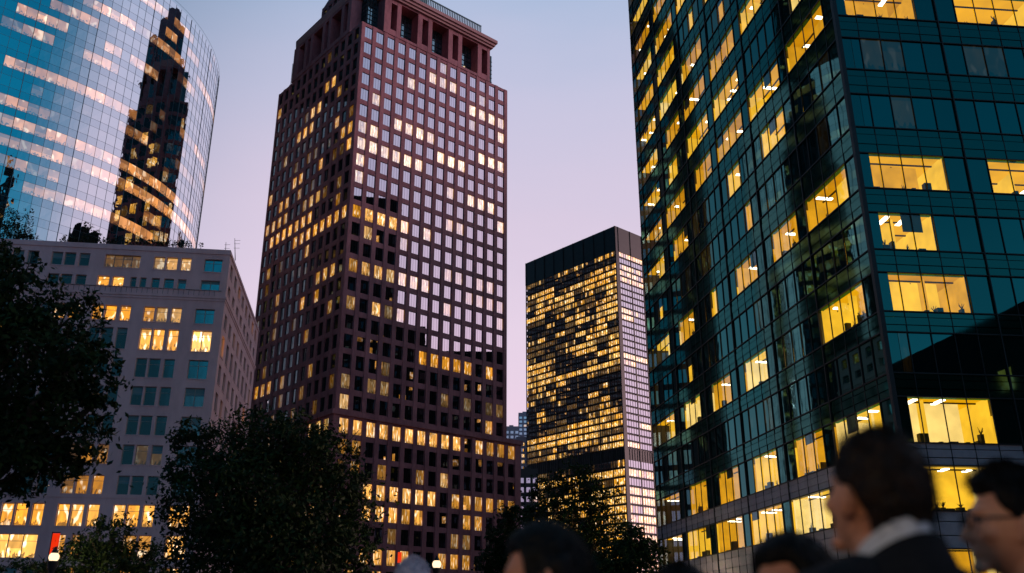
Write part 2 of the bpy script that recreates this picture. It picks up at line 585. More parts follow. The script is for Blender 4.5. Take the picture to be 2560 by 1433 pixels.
def granite_tower():
    P = at(878, 440, 168.0)
    yaw = R(40.8)
    base = Vector((P.x, P.y, 0))
    root = empty('granite_tower', base, 'tall reddish granite skyscraper with a grid of square windows and a colonnaded crown', 'skyscraper')
    RF, LF = Face(P, yaw, 1), Face(P, yaw + math.pi / 2, -1)
    Wd, Dp, PIT, FL = 42.3, 38.9, 2.96, 3.985
    top = 127.4 + H0
    wall, dark = MB(), MB()
    wins = []
    zc = [125.2 + H0 - FL * k for k in range(22)]
    zb = [36.8 + H0 - 3.88 * j for j in range(9)]

    litR = {}

    def L(k, cols, v, h=0.5):
        for c in cols:
            litR[(k, c)] = (v * rnd.uniform(0.75, 1.1), min(1, h + 0.3) if k < 10 else h * 0.8)
    L(1, (6, 8), 0.8, 0.9); L(1, (7,), 0.45, 0.5); L(2, (4,), 0.6, 0.9); L(4, (1,), 0.6, 0.6)
    L(2, (10, 11, 12), 1.0, 0.95); L(2, (13,), 0.7, 1); L(5, (3, 4, 6), 0.85, 0.6); L(5, (5, 11, 12, 13), 1.05, 1)
    L(6, (1, 7, 8), 1.0, 0.95); L(6, (0,), 0.4, 0.8); L(6, (9,), 0.9, 1); L(7, (1, 4, 5), 1.05, 0.95); L(7, (0, 2, 3), 0.75, 0.7)
    L(8, (0,), 0.7, 1); L(9, (0,), 0.6, 0.8); L(8, (10, 11, 12), 0.9, 0.9); L(8, (8,), 0.5, 1); L(9, (13,), 0.8, 0.9)
    L(11, (0,), 0.8, 0.1); L(11, (1, 2, 3, 4), 1.15, 0.55); L(11, (6,), 0.5, 0.9); L(10, (8, 9), 0.4, 0.9); L(12, (1,), 0.6, 0.9)
    L(14, (0,), 0.35, 0.3); L(14, (1, 2), 0.7, 0.6); L(14, (3, 4, 5, 6), 0.5, 1); L(13, (8, 9, 11, 12), 0.25, 0.9)
    L(16, (0,), 0.4, 0.7); L(16, (2,), 1.1, 0.6); L(16, (4,), 0.4, 0.5); L(15, (8,), 0.35, 0.8); L(14, (10, 11, 12, 13), 0.2, 0.8)
    L(18, (6, 7, 8, 9, 10, 12), 0.7, 0.1); L(19, (3,), 0.12, 0.8); L(20, (0, 2, 3), 0.25, 0.9); L(20, (8, 13), 0.15, 0.8)
    L(21, (0,), 0.6, 1); L(21, (12,), 0.8, 0.4); L(3, (10,), 0.2, 0.9); L(3, (13,), 0.8, 1)
    litB = {}

    def LB(k, cols, v, h=0.5):
        for c in cols:
            litB[(k, c)] = (v * rnd.uniform(0.8, 1.15), h * 0.6)
    LB(0, range(0, 10), 1.0, 0.6); LB(0, (11,), 0.7, 0.4); LB(0, (12, 13, 14), 0.4, 0.3); LB(2, (1, 3, 6), 0.3, 0.4); LB(2, (8,), 0.6, 1)
    LB(1, (0, 1), 0.3, 0.3)
    LB(3, (2, 3, 4, 5, 6, 7), 1.1, 0.6); LB(3, (9, 10, 11, 12), 0.6, 0.3); LB(4, (2, 3, 4, 6), 0.9, 0.4); LB(4, (5, 10, 11), 0.55, 0.3)
    LB(5, (4, 9, 10), 0.2, 0.7); LB(6, (2, 3, 4, 5), 0.8, 0.5); LB(6, (8, 9, 10), 0.6, 0.25); LB(3, (13, 14), 0.4, 0.3)
    LB(7, (1, 3, 6, 9), 0.7, 0.5)
    litL = {}

    def LL(k, cols, v, h=0.2):
        for c in cols:
            litL[(k, c)] = (v * rnd.uniform(0.7, 1.2), h)
    LL(11, range(0, 8), 0.95); LL(10, range(5, 12), 1.0); LL(9, (9, 10, 11, 12), 0.7); LL(14, (1, 2, 3), 0.7, 0.4); LL(15, (5,), 0.6); LL(6, (0, 1), 0.8, 0.3)
    LL(2, (3, 4), 0.9, 0.5); LL(4, (6, 7, 8), 0.7, 0.4); LL(3, (5, 6), 0.9, 0.6); LL(19, (9, 10, 11), 0.6, 0.1); LL(5, (2,), 0.6); LL(7, (0,), 1.0, 0.5)
    LL(9, (4, 5), 0.8, 0.7); LL(8, (9, 10), 0.7); LL(7, (4, 7, 8), 0.7)
    for k in range(22):
        for c in range(13):
            if (k, c) not in litL and rnd.random() < (0.20 if k > 1 else 0.06):
                litL[(k, c)] = (rnd.choice((0.06, 0.1, 0.15, 0.3, 0.55)), rnd.random() * 0.5)
        for c in range(14):
            if (k, c) not in litR and rnd.random() < 0.06:
                litR[(k, c)] = (rnd.uniform(0.06, 0.2), 0.9)

    def win(F, a, z, w, h, lit, hue, panes=3, o=-0.32):
        mb = MB()
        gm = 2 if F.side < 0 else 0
        F.quad(mb, a - w / 2, a + w / 2, z - h / 2, z + h / 2, o, 1)
        pw = w / panes
        sd = rnd.random()
        for i in range(panes):
            a0 = a - w / 2 + pw * i + 0.028
            F.quad(mb, a0, a0 + pw - 0.056, z - h / 2 + 0.04, z + h / 2 - 0.04, o + 0.03, gm, (lit * rnd.uniform(0.7, 1.1), hue, (sd + i * 0.31) % 1.0, 1))
        wins.append(mb)

    def facade(F, n, first, rows, zlo, zhi, lits, oo=0.0, ww=1.98, wh=2.85, end=None):
        length = end if end else first * 2 + PIT * (n - 1)
        # piers, each with a reveal line beside it
        edges = [first + PIT * k for k in range(n)]
        prev = 0.0
        for k, a in enumerate(edges):
            F.box(wall, prev, a - ww / 2, zlo, zhi, oo - 0.4, oo + 0.12)
            prev = a + ww / 2
        F.box(wall, prev, length, zlo, zhi, oo - 0.4, oo + 0.12)
        zz = sorted(rows)
        bounds = [zlo] + [z for r in zz for z in (r - wh / 2, r + wh / 2)] + [zhi]
        for a in edges:
            for i in range(0, len(bounds), 2):
                if bounds[i + 1] - bounds[i] > 0.02:
                    F.box(wall, a - ww / 2, a + ww / 2, bounds[i], bounds[i + 1], oo - 0.38, oo + 0.02)
        for r_, z in enumerate(rows):
            for c, a in enumerate(edges):
                v, h = lits.get((r_, c), (0.0, 0.5))
                win(F, a, z, ww, wh, v, h, 3, oo - 0.17)

    zs = 39.3 + H0
    facade(RF, 14, 1.87, zc, zs, top, litR, end=Wd)
    facade(LF, 13, 1.87, zc, zs, top, litL, end=Dp)
    # wider base block under the string course
    P2 = Face(RF.pt(-0.5, 0, 0.5), yaw, 1)
    facade(P2, 15, 2.37, zb, 0.0, zs - 0.6, litB, end=46.4)
    litLB = {(k, c): (rnd.choice((0.1, 0.4, 0.8)), rnd.random()) for k in range(9) for c in range(13) if rnd.random() < 0.25}
    LB(0, (), 0)
    litLB.update({(0, 1): (1.1, 0.9), (0, 2): (0.5, 0.5), (0, 0): (0.5, 0.9)})
    P3 = Face(RF.pt(-0.5, 0, 0.5), yaw + math.pi / 2, -1)
    facade(P3, 13, 2.37, zb, 0.0, zs - 0.6, litLB, end=40.3)
    # solid cores, string course, shaft roof
    q = lambda a, b, z: RF.pt(a, z, -b)

    def prism(mb, a0, a1, b0, b1, z0, z1, m=0):
        mb.hexa([q(a0, b0, z0), q(a1, b0, z0), q(a1, b1, z0), q(a0, b1, z0), q(a0, b0, z1), q(a1, b0, z1), q(a1, b1, z1), q(a0, b1, z1)], m)
    prism(wall, 0.42, Wd - 0.3, 0.42, Dp - 0.3, zs + 0.3, top - 0.02)
    prism(wall, 0.1, 45.5, 0.1, 39.5, 0, zs - 0.62)
    wall.build('wall', M['granite'], root)
    b = MB()
    prism(b, -0.9, 46.4, -0.9, 40.3, zs - 0.6, zs + 0.35)
    b.build('string_course', M['granite'], root)
    # crown
    c = MB()
    ct = 137.1 + H0
    op = [(7.25, 8.9, 128.9, 136.0), (9.98, 14.7, 128.1, 136.7), (15.96, 17.7, 128.9, 136.0), (18.8, 23.65, 128.1, 136.7), (24.9, 26.6, 128.9, 136.0), (27.75, 32.65, 128.1, 136.7), (33.9, 35.7, 128.9, 136.0)]
    prev = 5.5
    for a0, a1, z0, z1 in op:
        RF.box(c, prev, a0, top, ct, -3.2, 0.22)
        RF.box(c, a0, a1, top, z0 + H0, -3.2, 0.18)
        RF.box(c, a0, a1, z1 + H0, ct, -3.2, 0.18)
        prev = a1
    RF.box(c, prev, 36.5, top, ct, -3.2, 0.22)
    opl = [(6.4, 8.0), (9.3, 14.0), (15.2, 16.8), (18.0, 22.6), (23.8, 25.4), (26.6, 29.6)]
    prev = 5.0
    for a0, a1 in opl:
        LF.box(c, prev, a0, top, ct, -3.2, 0.22)
        LF.box(c, a0, a1, top, 128.6 + H0, -3.2, 0.18)
        LF.box(c, a0, a1, 136.4 + H0, ct, -3.2, 0.18)
        prev = a1
    LF.box(c, prev, 32.2, top, ct, -3.2, 0.22)
    cr = c.build('crown', M['granite'], root)
    k = MB()
    for z0, z1, e in ((137.1, 137.7, 0.55), (137.7, 138.4, 0.95), (138.4, 139.3, 1.35)):
        RF.box(k, 5.5 - e, 36.5 + e, z0 + H0, z1 + H0, -3.2, 0.22 + e)
        LF.box(k, 5.0 - e, 31.5 + e * 0.1, z0 + H0, z1 + H0, -3.2, 0.22 + e * 0.08)
    k.build('cornice', M['granite_pale'], root)
    # glass core behind the loggias and at the notched corners
    gcore = MB()
    prism(gcore, 2.6, 39.4, 2.6, 36.2, top, 137.6 + H0)
    prism(gcore, 5.0, 13.0, 3.0, 29.0, 137.6 + H0, 150.0 + H0)
    gcore.build('glass_core', glass_panel('crown_glass', 0.35, (0.7, 0.95, 1.0), (0.01, 0.03, 0.035)), root)
    lg = MB()
    for a0, a1, z0, z1 in op:
        n = 5 if a1 - a0 > 3 else 2
        for i in range(n + 1):
            aa = a0 + (a1 - a0) * i / n
            RF.box(lg, aa - 0.06, aa + 0.06, z0 + H0, z1 + H0, -2.58, -2.44)
        for i in range(1, 6):
            zz = z0 + (z1 - z0) * i / 6 + H0
            RF.box(lg, a0, a1, zz - 0.05, zz + 0.05, -2.58, -2.46)
    for F, l0, l1 in ((RF, 0, 42.3), (LF, 0, 38.9)):
        for a in (2.7, 3.4, 4.1, 4.8, 36.9, 37.6, 38.3, 39.0):
            if a < l1:
                F.box(lg, a - 0.05, a + 0.05, top, 137.5 + H0, -2.58, -2.46)
        for i in range(1, 8):
            F.box(lg, 2.6, 5.3, top + i * 1.2, top + i * 1.2 + 0.09, -2.58, -2.47)
            F.box(lg, 36.6, 39.4, top + i * 1.2, top + i * 1.2 + 0.09, -2.58, -2.47) if l1 > 40 else None
    lg.build('loggia_glazing', M['dark_metal'], root)
    # lamps in two of the loggias
    lm = MB()
    RF.box(lm, 10.2, 11.4, 128.6 + H0, 129.4 + H0, -2.4, -2.2)
    RF.box(lm, 27.9, 28.9, 128.4 + H0, 129.9 + H0, -2.4, -2.2)
    RF.box(lm, 30.2, 30.6, 128.4 + H0, 130.5 + H0, -2.4, -2.2)
    lm.build('loggia_light', glow('loggia_lamp', (1.0, 0.72, 0.45), 0.8), root)
    # upper stages on the left side and the roof pyramid
    t = MB()
    prism(t, 4.8, 13.2, 2.8, 29.3, 149.2 + H0, 150.4 + H0)
    for i in range(4):
        a = 5.2 + i * 7.4 / 3
        RF.box(t, a - 0.35, a + 0.35, 139.3 + H0, 149.2 + H0, -3.1, -2.7)
    for i in range(11):
        l = 3.2 + i * 25.6 / 10
        LF.box(t, l - 0.35, l + 0.35, 137.6 + H0, 149.2 + H0, -5.1, -4.7)
    ap = q(9, 17, 166 + H0)
    cs = [q(4.9, 3.0, 150.4 + H0), q(13.1, 3.0, 150.4 + H0), q(13.1, 29, 150.4 + H0), q(4.9, 29, 150.4 + H0)]
    tp = [p.lerp(ap, 0.72) for p in cs]
    t.hexa(cs + tp)
    t.build('upper_stage', M['granite'], root)
    rl = MB()
    a = 13.6
    while a < 34:
        RF.box(rl, a - 0.08, a + 0.08, 139.3 + H0, 142.9 + H0, -0.45, -0.2)
        a += 0.52
    RF.box(rl, 13.5, 34, 142.8 + H0, 143.0 + H0, -0.5, -0.17)
    RF.box(rl, 13.5, 34, 140.2 + H0, 140.35 + H0, -0.5, -0.18)
    rl.build('roof_railing', M['teal_metal'], root)
    ac = MB()
    prism(ac, 16.5, 19.0, 2.5, 5, 139.3 + H0, 147.5 + H0)
    ac.build('roof_plant_room', M['teal_metal'], root)
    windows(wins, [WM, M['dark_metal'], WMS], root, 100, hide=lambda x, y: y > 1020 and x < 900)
    return root


granite_tower()


# ------------------------------------------------------------------ the curved mirror tower on the left
def curved_tower():
    SC = 1.0
    pts = []
    # heading of the facade along its length (metres), read from the roof line and the floor lines of the photo
    ds = 0.25

    def head(s):
        if s < -2:
            return R(43.0)
        if s < 48:
            u = s / 50
            return 0.75 + 0.26 * u + 1.64 * u * u - 0.97 * u ** 3
        u = 48 / 50
        return 0.75 + 0.26 * u + 1.64 * u * u - 0.97 * u ** 3 + R((s - 48) * 1.35)
    x, y, s = -91.85, 148.4, 0.0
    fw = []
    while s < 92:
        fw.append((s, x, y))
        h = head(s)
        x += math.cos(h) * ds
        y += math.sin(h) * ds
        s += ds
    bw = []
    x, y, s = -91.85, 148.4, 0.0
    while s > -36:
        h = head(s)
        x -= math.cos(h) * ds
        y -= math.sin(h) * ds
        s -= ds
        bw.append((s, x, y))
    line = [(s, a * SC, b * SC) for s, a, b in bw[::-1] + fw]
    PW = 1.9
    knots = []
    s = -35.5
    while s < 91.5:
        i = min(range(len(line)), key=lambda i: abs(line[i][0] - s))
        knots.append(Vector((line[i][1], line[i][2], 0)))
        s += PW
    base = Vector((knots[len(knots) // 2].x - 12, knots[len(knots) // 2].y + 6, 0))
    root = empty('curved_glass_tower', base, 'curved blue mirror glass tower rising behind the stone apartment block', 'skyscraper')
    FH = 4.0 * SC
    zf = 84.0 * SC + H0
    ztop = 133.6 * SC + H0
    lit_px = [((65, 19), (167, 52), 1), ((38, 48), (60, 50), .8), ((135, 12), (172, 18), .7), ((203, 24), (240, 34), .4), ((180, 58), (224, 84), .9), ((246, 20), (308, 46), 1), ((312, 52), (335, 62), .9),
              ((241, 50), (330, 99), 1), ((8, 78), (40, 86), .35), ((48, 95), (121, 116), .8), ((254, 142), (300, 155), .8), ((219, 160), (275, 190), .9), ((327, 178), (385, 205), .9),
              ((8, 165), (103, 196), 1), ((111, 203), (197, 235), 1), ((201, 243), (268, 268), .95), ((268, 270), (333, 299), .75), ((0, 254), (80, 268), 1), ((80, 270), (134, 290), .35),
              ((0, 290), (75, 305), 1), ((105, 330), (170, 347), .9), ((181, 355), (246, 388), .75), ((252, 390), (317, 424), .7), ((0, 345), (58, 358), .8), ((74, 368), (160, 395), .9), ((194, 410), (223, 415), .6),
              ((230, 425), (304, 466), .9), ((48, 405), (147, 436), .9), ((0, 425), (13, 438), .7), ((76, 462), (98, 466), .4), ((67, 508), (134, 528), .8), ((145, 530), (205, 556), .5), ((221, 510), (290, 553), .9),
              ((345, 12), (404, 48), .9), ((354, 90), (393, 112), .3), ((393, 112), (458, 160), .6), ((442, 80), (470, 98), .8), ((421, 95), (437, 97), .9), ((368, 210), (383, 218), .7), ((463, 215), (478, 220), .9),
              ((500, 235), (530, 285), .8), ((471, 160), (486, 178), .9), ((310, 425), (445, 520), 1.1), ((453, 530), (472, 545), .8), ((306, 470), (480, 610), 1.0), ((291, 567), (377, 590), 1.0), ((365, 570), (386, 570), .6),
              ((476, 380), (507, 390), .7), ((450, 415), (481, 435), .25), ((505, 455), (525, 500), .35), ((300, 310), (330, 330), .4), ((340, 375), (360, 385), .6), ((455, 320), (478, 330), .4)]
    nz_lo = -int((zf - H0) / FH)
    nz_hi = int((ztop - zf) / FH)
    # azimuth -> radius lookup
    import bisect
    az_r = sorted((math.atan2(p.x, p.y), p.length) for p in knots[:52])
    lits = {}
    for (x0, y0), (x1, y1), v in lit_px:
        for i in range(len(knots) - 1):
            mid = (knots[i] + knots[i + 1]) / 2
            az = math.atan2(mid.x, mid.y)
            d0, d1 = ray(x0, y0), ray(x1, y1)
            a0, a1 = math.atan2(d0.x, d0.y), math.atan2(d1.x, d1.y)
            if a0 - 0.004 <= az <= a1 + 0.004 and i < 52:
                # row from the start of the run
                j = min(range(len(az_r)), key=lambda j: abs(az_r[j][0] - a0))
                z = d0.z / math.hypot(d0.x, d0.y) * az_r[j][1] + H0
                k = round((z - zf) / FH)
                e = min(1.0, 0.45 + min(az - a0 + 0.004, a1 + 0.004 - az) * 60)
                lits[(i, k)] = (v * e * rnd.uniform(0.5, 1.1), rnd.random())
    wins, sp, ml = [], MB(), MB()
    up = Vector((0, 0, 1))
    for i in range(len(knots) - 1):
        a, b = knots[i], knots[i + 1]
        d = (b - a).normalized()
        n = Vector((d.y, -d.x, 0))
        front = i < 56
        for k in range(nz_lo, nz_hi + 1):
            z0 = zf + k * FH
            z1 = min(z0 + FH, ztop)
            wz = z0 + 0.05
            wt = min(z0 + 2.35, z1)
            v, h = lits.get((i, k), (0, 0.4))
            if not v and front and rnd.random() < 0.07:
                v, h = rnd.choice((0.05, 0.08, 0.15)), rnd.random()
            mb = MB()
            j = [n * rnd.uniform(-0.007, 0.007) for _ in range(4)]
            mb.quad(a + up * wz + j[0], b + up * wz + j[1], b + up * wt + j[2], a + up * wt + j[1] + j[2] * 0.3, 0, (v, h, rnd.random(), 1))
            wins.append(mb)
            if z1 > wt:
                sp.quad(a + up * wt, b + up * wt, b + up * (z1 + 0.05), a + up * (z1 + 0.05))
        # mullion
        t = 0.10 if i % 6 == 0 else 0.05
        o = n * (0.08 if i % 6 == 0 else 0.04)
        q = d * t / 2
        ml.hexa([a - q + o, a + q + o, a + q - n * 0.05, a - q - n * 0.05] + [p + up * ztop for p in (a - q + o, a + q + o, a + q - n * 0.05, a - q - n * 0.05)])
    # floor joints
    for i in range(len(knots) - 1):
        a, b = knots[i], knots[i + 1]
        d = (b - a).normalized()
        n = Vector((d.y, -d.x, 0))
        for k in range(nz_lo, nz_hi + 1):
            for zz in (zf + k * FH, zf + k * FH + 2.35):
                z0, z1 = zz, zz + 0.03
                pp = [a + n * 0.02, b + n * 0.02, b - n * 0.02, a - n * 0.02]
                ml.hexa([p + up * z0 for p in pp] + [p + up * z1 for p in pp])
    # back of the tower and its roof
    e, s0 = knots[-1], knots[0]
    bk = [e, Vector((e.x - 40, e.y + 8, 0)), Vector((s0.x - 38, s0.y + 26, 0)), s0]
    for a, b in zip(bk[:-1], bk[1:]):
        sp.quad(a, b, b + up * ztop, a + up * ztop)
    rf = MB()
    rf.poly([p + up * (ztop - 0.03) for p in knots + bk[1:3]])
    rf.build('roof', M['roofing'], root)
    sp.build('spandrel', glass_panel('mirror_spandrel', 0.82, (0.85, 0.92, 0.98), (0.01, 0.03, 0.035), 0.015, 1.0, 0.25), root)
    ml.build('mullion', matte('blue_grey_mullion', (0.05, 0.10, 0.13), (0.07, 0.13, 0.16), 0.5, 0.4), root)
    windows(wins, [WC], root, 100, hide=lambda x, y: y > 600)
    return root


curved_tower()


# ------------------------------------------------------------------ the black tower behind
def black_tower():
    s = 460.0 / 290.0
    P = at(1550, 860, 460.0)
    yaw = R(41.5)
    root = empty('black_glass_tower', Vector((P.x, P.y, 0)), 'distant black glass tower with a blank dark band at its top', 'skyscraper')
    RF, LF = Face(P, yaw, 1), Face(P, yaw + math.pi / 2, -1)
    LW, RW = 46.0 * s, 46.0 * s
    top, band = 133.7 * s + H0, 124.4 * s + H0
    FH = 2.28 * s
    n_up = 30
    z_mech = band - n_up * FH
    body, mech, mul = MB(), MB(), MB()
    wins = []
    q = lambda a, b, z: RF.pt(a, z, -b)

    def prism(mb, a0, a1, b0, b1, z0, z1, m=0):
        mb.hexa([q(a0, b0, z0), q(a1, b0, z0), q(a1, b1, z0), q(a0, b1, z0), q(a0, b0, z1), q(a1, b0, z1), q(a1, b1, z1), q(a0, b1, z1)], m)
    prism(body, 0.5, RW - 0.3, 0.5, LW - 0.3, 0, top - 0.3)
    prism(mech, -0.3, RW + 0.2, -0.3, LW + 0.2, band, top)
    mech2 = MB()
    prism(mech2, 0.1, RW - 0.1, 0.1, LW - 0.1, z_mech - 3.6 * s, z_mech)
    mech2.build('lower_mechanical_band', M['black_metal'], root)
    pat = ["dh.hhh.hh", ".........", "hFF...hhh", "dFF.hFFFF", "hFhFFhFFh", ".hhFF.hdF", "FF.dhhd.F", "hd.h.hdhh", "..h.hF.FF", "....dFhFF", "hh.Fd..hh", "ddd..FhF.",
           "dd.dh.FFd", "h.d.hFFdF", "FFh..FF.F", "FFh....FF", "FFF...h.F", "FFFFFFFFF", "hh.F..hhd", "dhh......", "h.h....h.", "...h..F..", ".h..d.dh.", ".hd..hdh.", "...d..hFh",
           "..ddFFFFF", "FFFFFFFFF", "FFFFFFFdd", "dhh.FFhhF", "ddhh..hFF"]
    patR = ["FFh", "...", "hh.", "FhF", "FFF", "...", "..h", "...", "...", "Fhh", "F.F", "...", "...", "...", "...", "...", "FF.", "F.h", "...", "...", "...", "...", "...", "...", "...", "...", ".F.", "...", "...", "F.."]
    low = [("dd......h", "..."), ("hFFhhFFFF", "FF."), ("dh..h..hF", "..h"), ("hhhhFhFFF", "FFF"), ("..hhFhFFF", "FFF"), ("hhhhhhhFF", "hFF"), ("h.hhh.hFF", "FFh")]
    PB = 5

    def floor(F, z0, z1, lits, first, bay, nb, reverse):
        for b in range(nb):
            ch = lits[min(b, len(lits) - 1)] if b < len(lits) else rnd.choice('..hd')
            a0 = first + bay * b
            hu = rnd.random() ** 1.6 * 0.7
            for p in range(PB):
                v = {'.': 0.0, 'd': 0.11, 'h': 0.85, 'F': 1.05}[ch]
                if ch == 'h' and rnd.random() < 0.45:
                    v = 0.06
                if ch == '.' and rnd.random() < 0.14:
                    v = 0.04
                if ch == 'F' and rnd.random() < 0.12:
                    v = 0.3
                v *= rnd.uniform(0.6, 1.15)
                x0 = a0 + bay * p / PB
                mb = MB()
                F.quad(mb, x0 + 0.14, x0 + bay / PB - 0.14, z0 + 0.1, z1 - 0.05, 0.0, 0, (v, min(1, hu + rnd.random() * 0.3), rnd.random(), 1))
                wins.append(mb)
    bayL, bayR = 5.1 * s, 6.2 * s
    for k in range(n_up):
        z1 = band - FH * k
        z0 = z1 - FH * 0.74
        floor(LF, z0, z1, pat[k][::-1], 0.1 * s, bayL, 9, True)
        floor(RF, z0, z1, patR[k], 1.3 * s, bayR, 7, False)
    lz = z_mech - 3.6 * s
    for k in range(14):
        z1 = lz - 2.85 * s * k
        if z1 < 5:
            break
        a, b = low[min(k, 6)]
        floor(LF, z1 - 2.85 * s * 0.78, z1, a[::-1], 0.1 * s, bayL, 9, True)
        floor(RF, z1 - 2.85 * s * 0.78, z1, b, 1.3 * s, bayR, 7, False)
    for F, first, bay, nb in ((LF, 0.1 * s, bayL, 9), (RF, 1.3 * s, bayR, 7)):
        for b in range(nb + 1):
            a = first + bay * b
            F.box(mul, a - 0.30, a + 0.30, 0, band + 0.01, -0.1, 0.25)
            F.box(mul, a - 0.14, a + 0.14, band, top, 0.2, 0.6)
            if b < nb:
                for p in range(1, PB):
                    x = a + bay * p / PB
                    F.box(mul, x - 0.10, x + 0.10, 0, band, -0.1, 0.12)
    RF.box(mul, -0.3, 1.3 * s, 0, band, -0.4, 0.3)
    body.build('wall', M['black_metal'], root)
    mech.build('mechanical_band', M['black_metal'], root)
    mul.build('mullion', M['black_metal'], root)
    windows(wins, [WB], root, 100)
    return root


black_tower()


# ------------------------------------------------------------------ the green glass office building on the right
M['lit_ceiling'] = glow('office_ceiling_glow', (1.0, 0.45, 0.004), 1.0, 0.40, 0.45)  # office ceilings and walls glow themselves, in place of lamplight falling on them
M['lit_wall'] = glow('office_wall_glow', (1.0, 0.53, 0.03), 1.15, 0.45, 0.7)
M['lit_ceiling_amber'] = glow('amber_ceiling_glow', (0.90, 0.36, 0.004), 0.80, 0.45, 0.5)
M['lit_wall_amber'] = glow('amber_wall_glow', (0.95, 0.42, 0.015), 0.90, 0.5, 0.8)
M['lit_ceiling_cream'] = glow('cream_ceiling_glow', (1.0, 0.56, 0.05), 1.1, 0.35, 0.5)
M['lit_wall_cream'] = glow('cream_wall_glow', (1.0, 0.66, 0.20), 1.25, 0.4, 0.8)
M['tube_lamp'] = glow('fluorescent_lamp', (1.0, 0.88, 0.70), 5.0)
M['shadowy'] = matte('office_furniture', (0.02, 0.022, 0.015), (0.07, 0.06, 0.03), 1.0, 0.7)


def green_building():
    s = 0.85
    P = at(2136, 352, 51.0)
    yr, yl = R(5.55), R(99.4)
    root = empty('green_glass_building', Vector((P.x, P.y, 0)), 'dark green glass office building with ribbon windows lit yellow, filling the right side', 'office building')
    RF, LF = Face(P, yr, 1), Face(P, yl, -1)
    mod = 1.665 * s
    modr = 1.70 * s
    NL, NR = 31, 26
    sill = [2.3, 7.57, 11.98, 16.75, 21.2, 25.9, 30.8, 35.95, 41.1, 46.1]
    while sill[-1] < 98:
        sill.append(sill[-1] + 5.0)
    floors = [(z * s + H0, (z + (2.85 if i != 2 else 3.05)) * s + H0) for i, z in enumerate(sill)]
    top = (sill[-1] + 6) * s + H0
    Spn, pale, fin, joint = MB(), MB(), MB(), MB()
    wins = []
    dark_panel = MB()
    rooms = []
    # lit runs per floor on the left face, per bay from the corner (bay 0 has the corner module): F lit, . dark, d dim
    left = {0: "FFFFFF", 1: "FFFFFF", 2: "FFFFFF", 3: "..d...", 4: "FdFFFF", 5: "..d.hd", 6: "FFFhFF", 7: "..hd.h", 8: ".hhdhF", 9: "FFFhFF", 10: "h.FFhF", 11: "FFFFhF", 12: "FFhFFF", 13: "hFFhFF", 14: "FF.FFF", 15: "hFFhFF", 16: "FhFFhF", 17: "hFFhFF", 18: "FFh.FF", 19: "FhFFhF"}
    right = {0: "FFFF", 1: "FFFF", 2: "FF..", 3: "....", 4: "F...", 5: "h..F", 6: "FFh.", 7: "d.h.", 8: "dd..", 9: "FFF."}

    def run(F, a0, a1, z0, z1, deep=5.0, dim=1.0):
        """an office behind the glass: floor, walls, ceiling with lamps, things on the sill"""
        rooms.append((F, a0, a1, z0, z1, deep))

    def glaze(F, floor_i, start, n, ch, is_left, cut=0.0):
        mod = 1.665 * s if is_left else 1.70 * s
        z0, z1 = floors[floor_i]
        lit_from, lit_to = None, None
        if ch == 'F':
            i0 = 0
            i1 = n
        elif ch == 'h':
            i0 = rnd.choice((0, 1))
            i1 = rnd.choice((i0 + 1, n - 1))
        else:
            i0 = i1 = 0
        for i in range(n):
            a0 = start + mod * i
            a1 = a0 + mod
            if i == 0:
                a0 += cut
            mb = MB()
            if i0 <= i < i1:
                F.quad(mb, a0 + 0.03, a1 - 0.03, z0, z1, 0.0, 1)
            else:
                v = 0.0
                if ch == 'd' and rnd.random() < 0.5:
                    v = rnd.uniform(0.008, 0.02)
                elif rnd.random() < 0.15:
                    v = 0.006
                F.quad(mb, a0 + 0.03, a1 - 0.03, z0, z1, 0.0, 0, (v, rnd.random() * 0.4, rnd.random(), 1))
            wins.append(mb)
        if i1 > i0:
            run(F, start + mod * i0 + (cut if i0 == 0 else 0), start + mod * i1, z0, z1)

    nf = len(floors)
    for fi in range(nf):
        z0, z1 = floors[fi]
        ls = left.get(fi, "".join(rnd.choice("Fh.d") for _ in range(6)))
        rs = right.get(fi, "".join(rnd.choice("Fh.") for _ in range(4)))
        # left face: corner module, then five bays of 3 panes centred between the heavy lines
        LF.quad(dark_panel, 0.05, mod, z0, z1, 0.0)
        glaze(LF, fi, mod, 4, ls[0], True)
        for b in range(1, 6):
            wide = fi >= 8 or fi < 2
            glaze(LF, fi, mod * (5 * b + 1), (4 if wide else 3) if b < 5 else 5, ls[b], True)
            LF.quad(dark_panel, mod * (5 * b - 1) if (b > 1 and not wide) else mod * 5 * b, mod * (5 * b + 1), z0, z1, 0.0)
            # face fill between module counts
        # right face: 4 panes + 2 blind modules
        RF.quad(dark_panel, 0.04, 0.82, z0, z1, 0.0)
        for b in range(4):
            st = modr * 6 * b
            glaze(RF, fi, st, 4, rs[b], False, 0.82 if b == 0 else 0.0)
            RF.quad(dark_panel, st + modr * 4, modr * 6 * (b + 1), z0, z1, 0.0)
        # spandrel band above this floor
        zt = floors[fi + 1][0] if fi + 1 < nf else top
        for F, ln in ((RF, modr * NR), (LF, mod * NL)):
            mbx = pale if fi in (0, 1) else Spn
            h = zt - z1
            F.box(mbx, 0.0, ln, z1, z1 + h * 0.34, -0.3, 0.03)
            F.box(mbx, 0.0, ln, z1 + h * 0.34 + 0.05, z1 + h * 0.70, -0.3, 0.05)
            F.box(mbx, 0.0, ln, z1 + h * 0.70 + 0.05, zt, -0.3, 0.03)
            F.box(joint, 0.0, ln, zt - 0.07, zt, 0.0, 0.11)
            F.box(joint, 0.0, ln, z1, z1 + 0.07, 0.0, 0.10)
    for F, ln in ((RF, modr * NR), (LF, mod * NL)):
        F.box(pale, 0, ln, 0, floors[0][0], -0.3, 0.05)
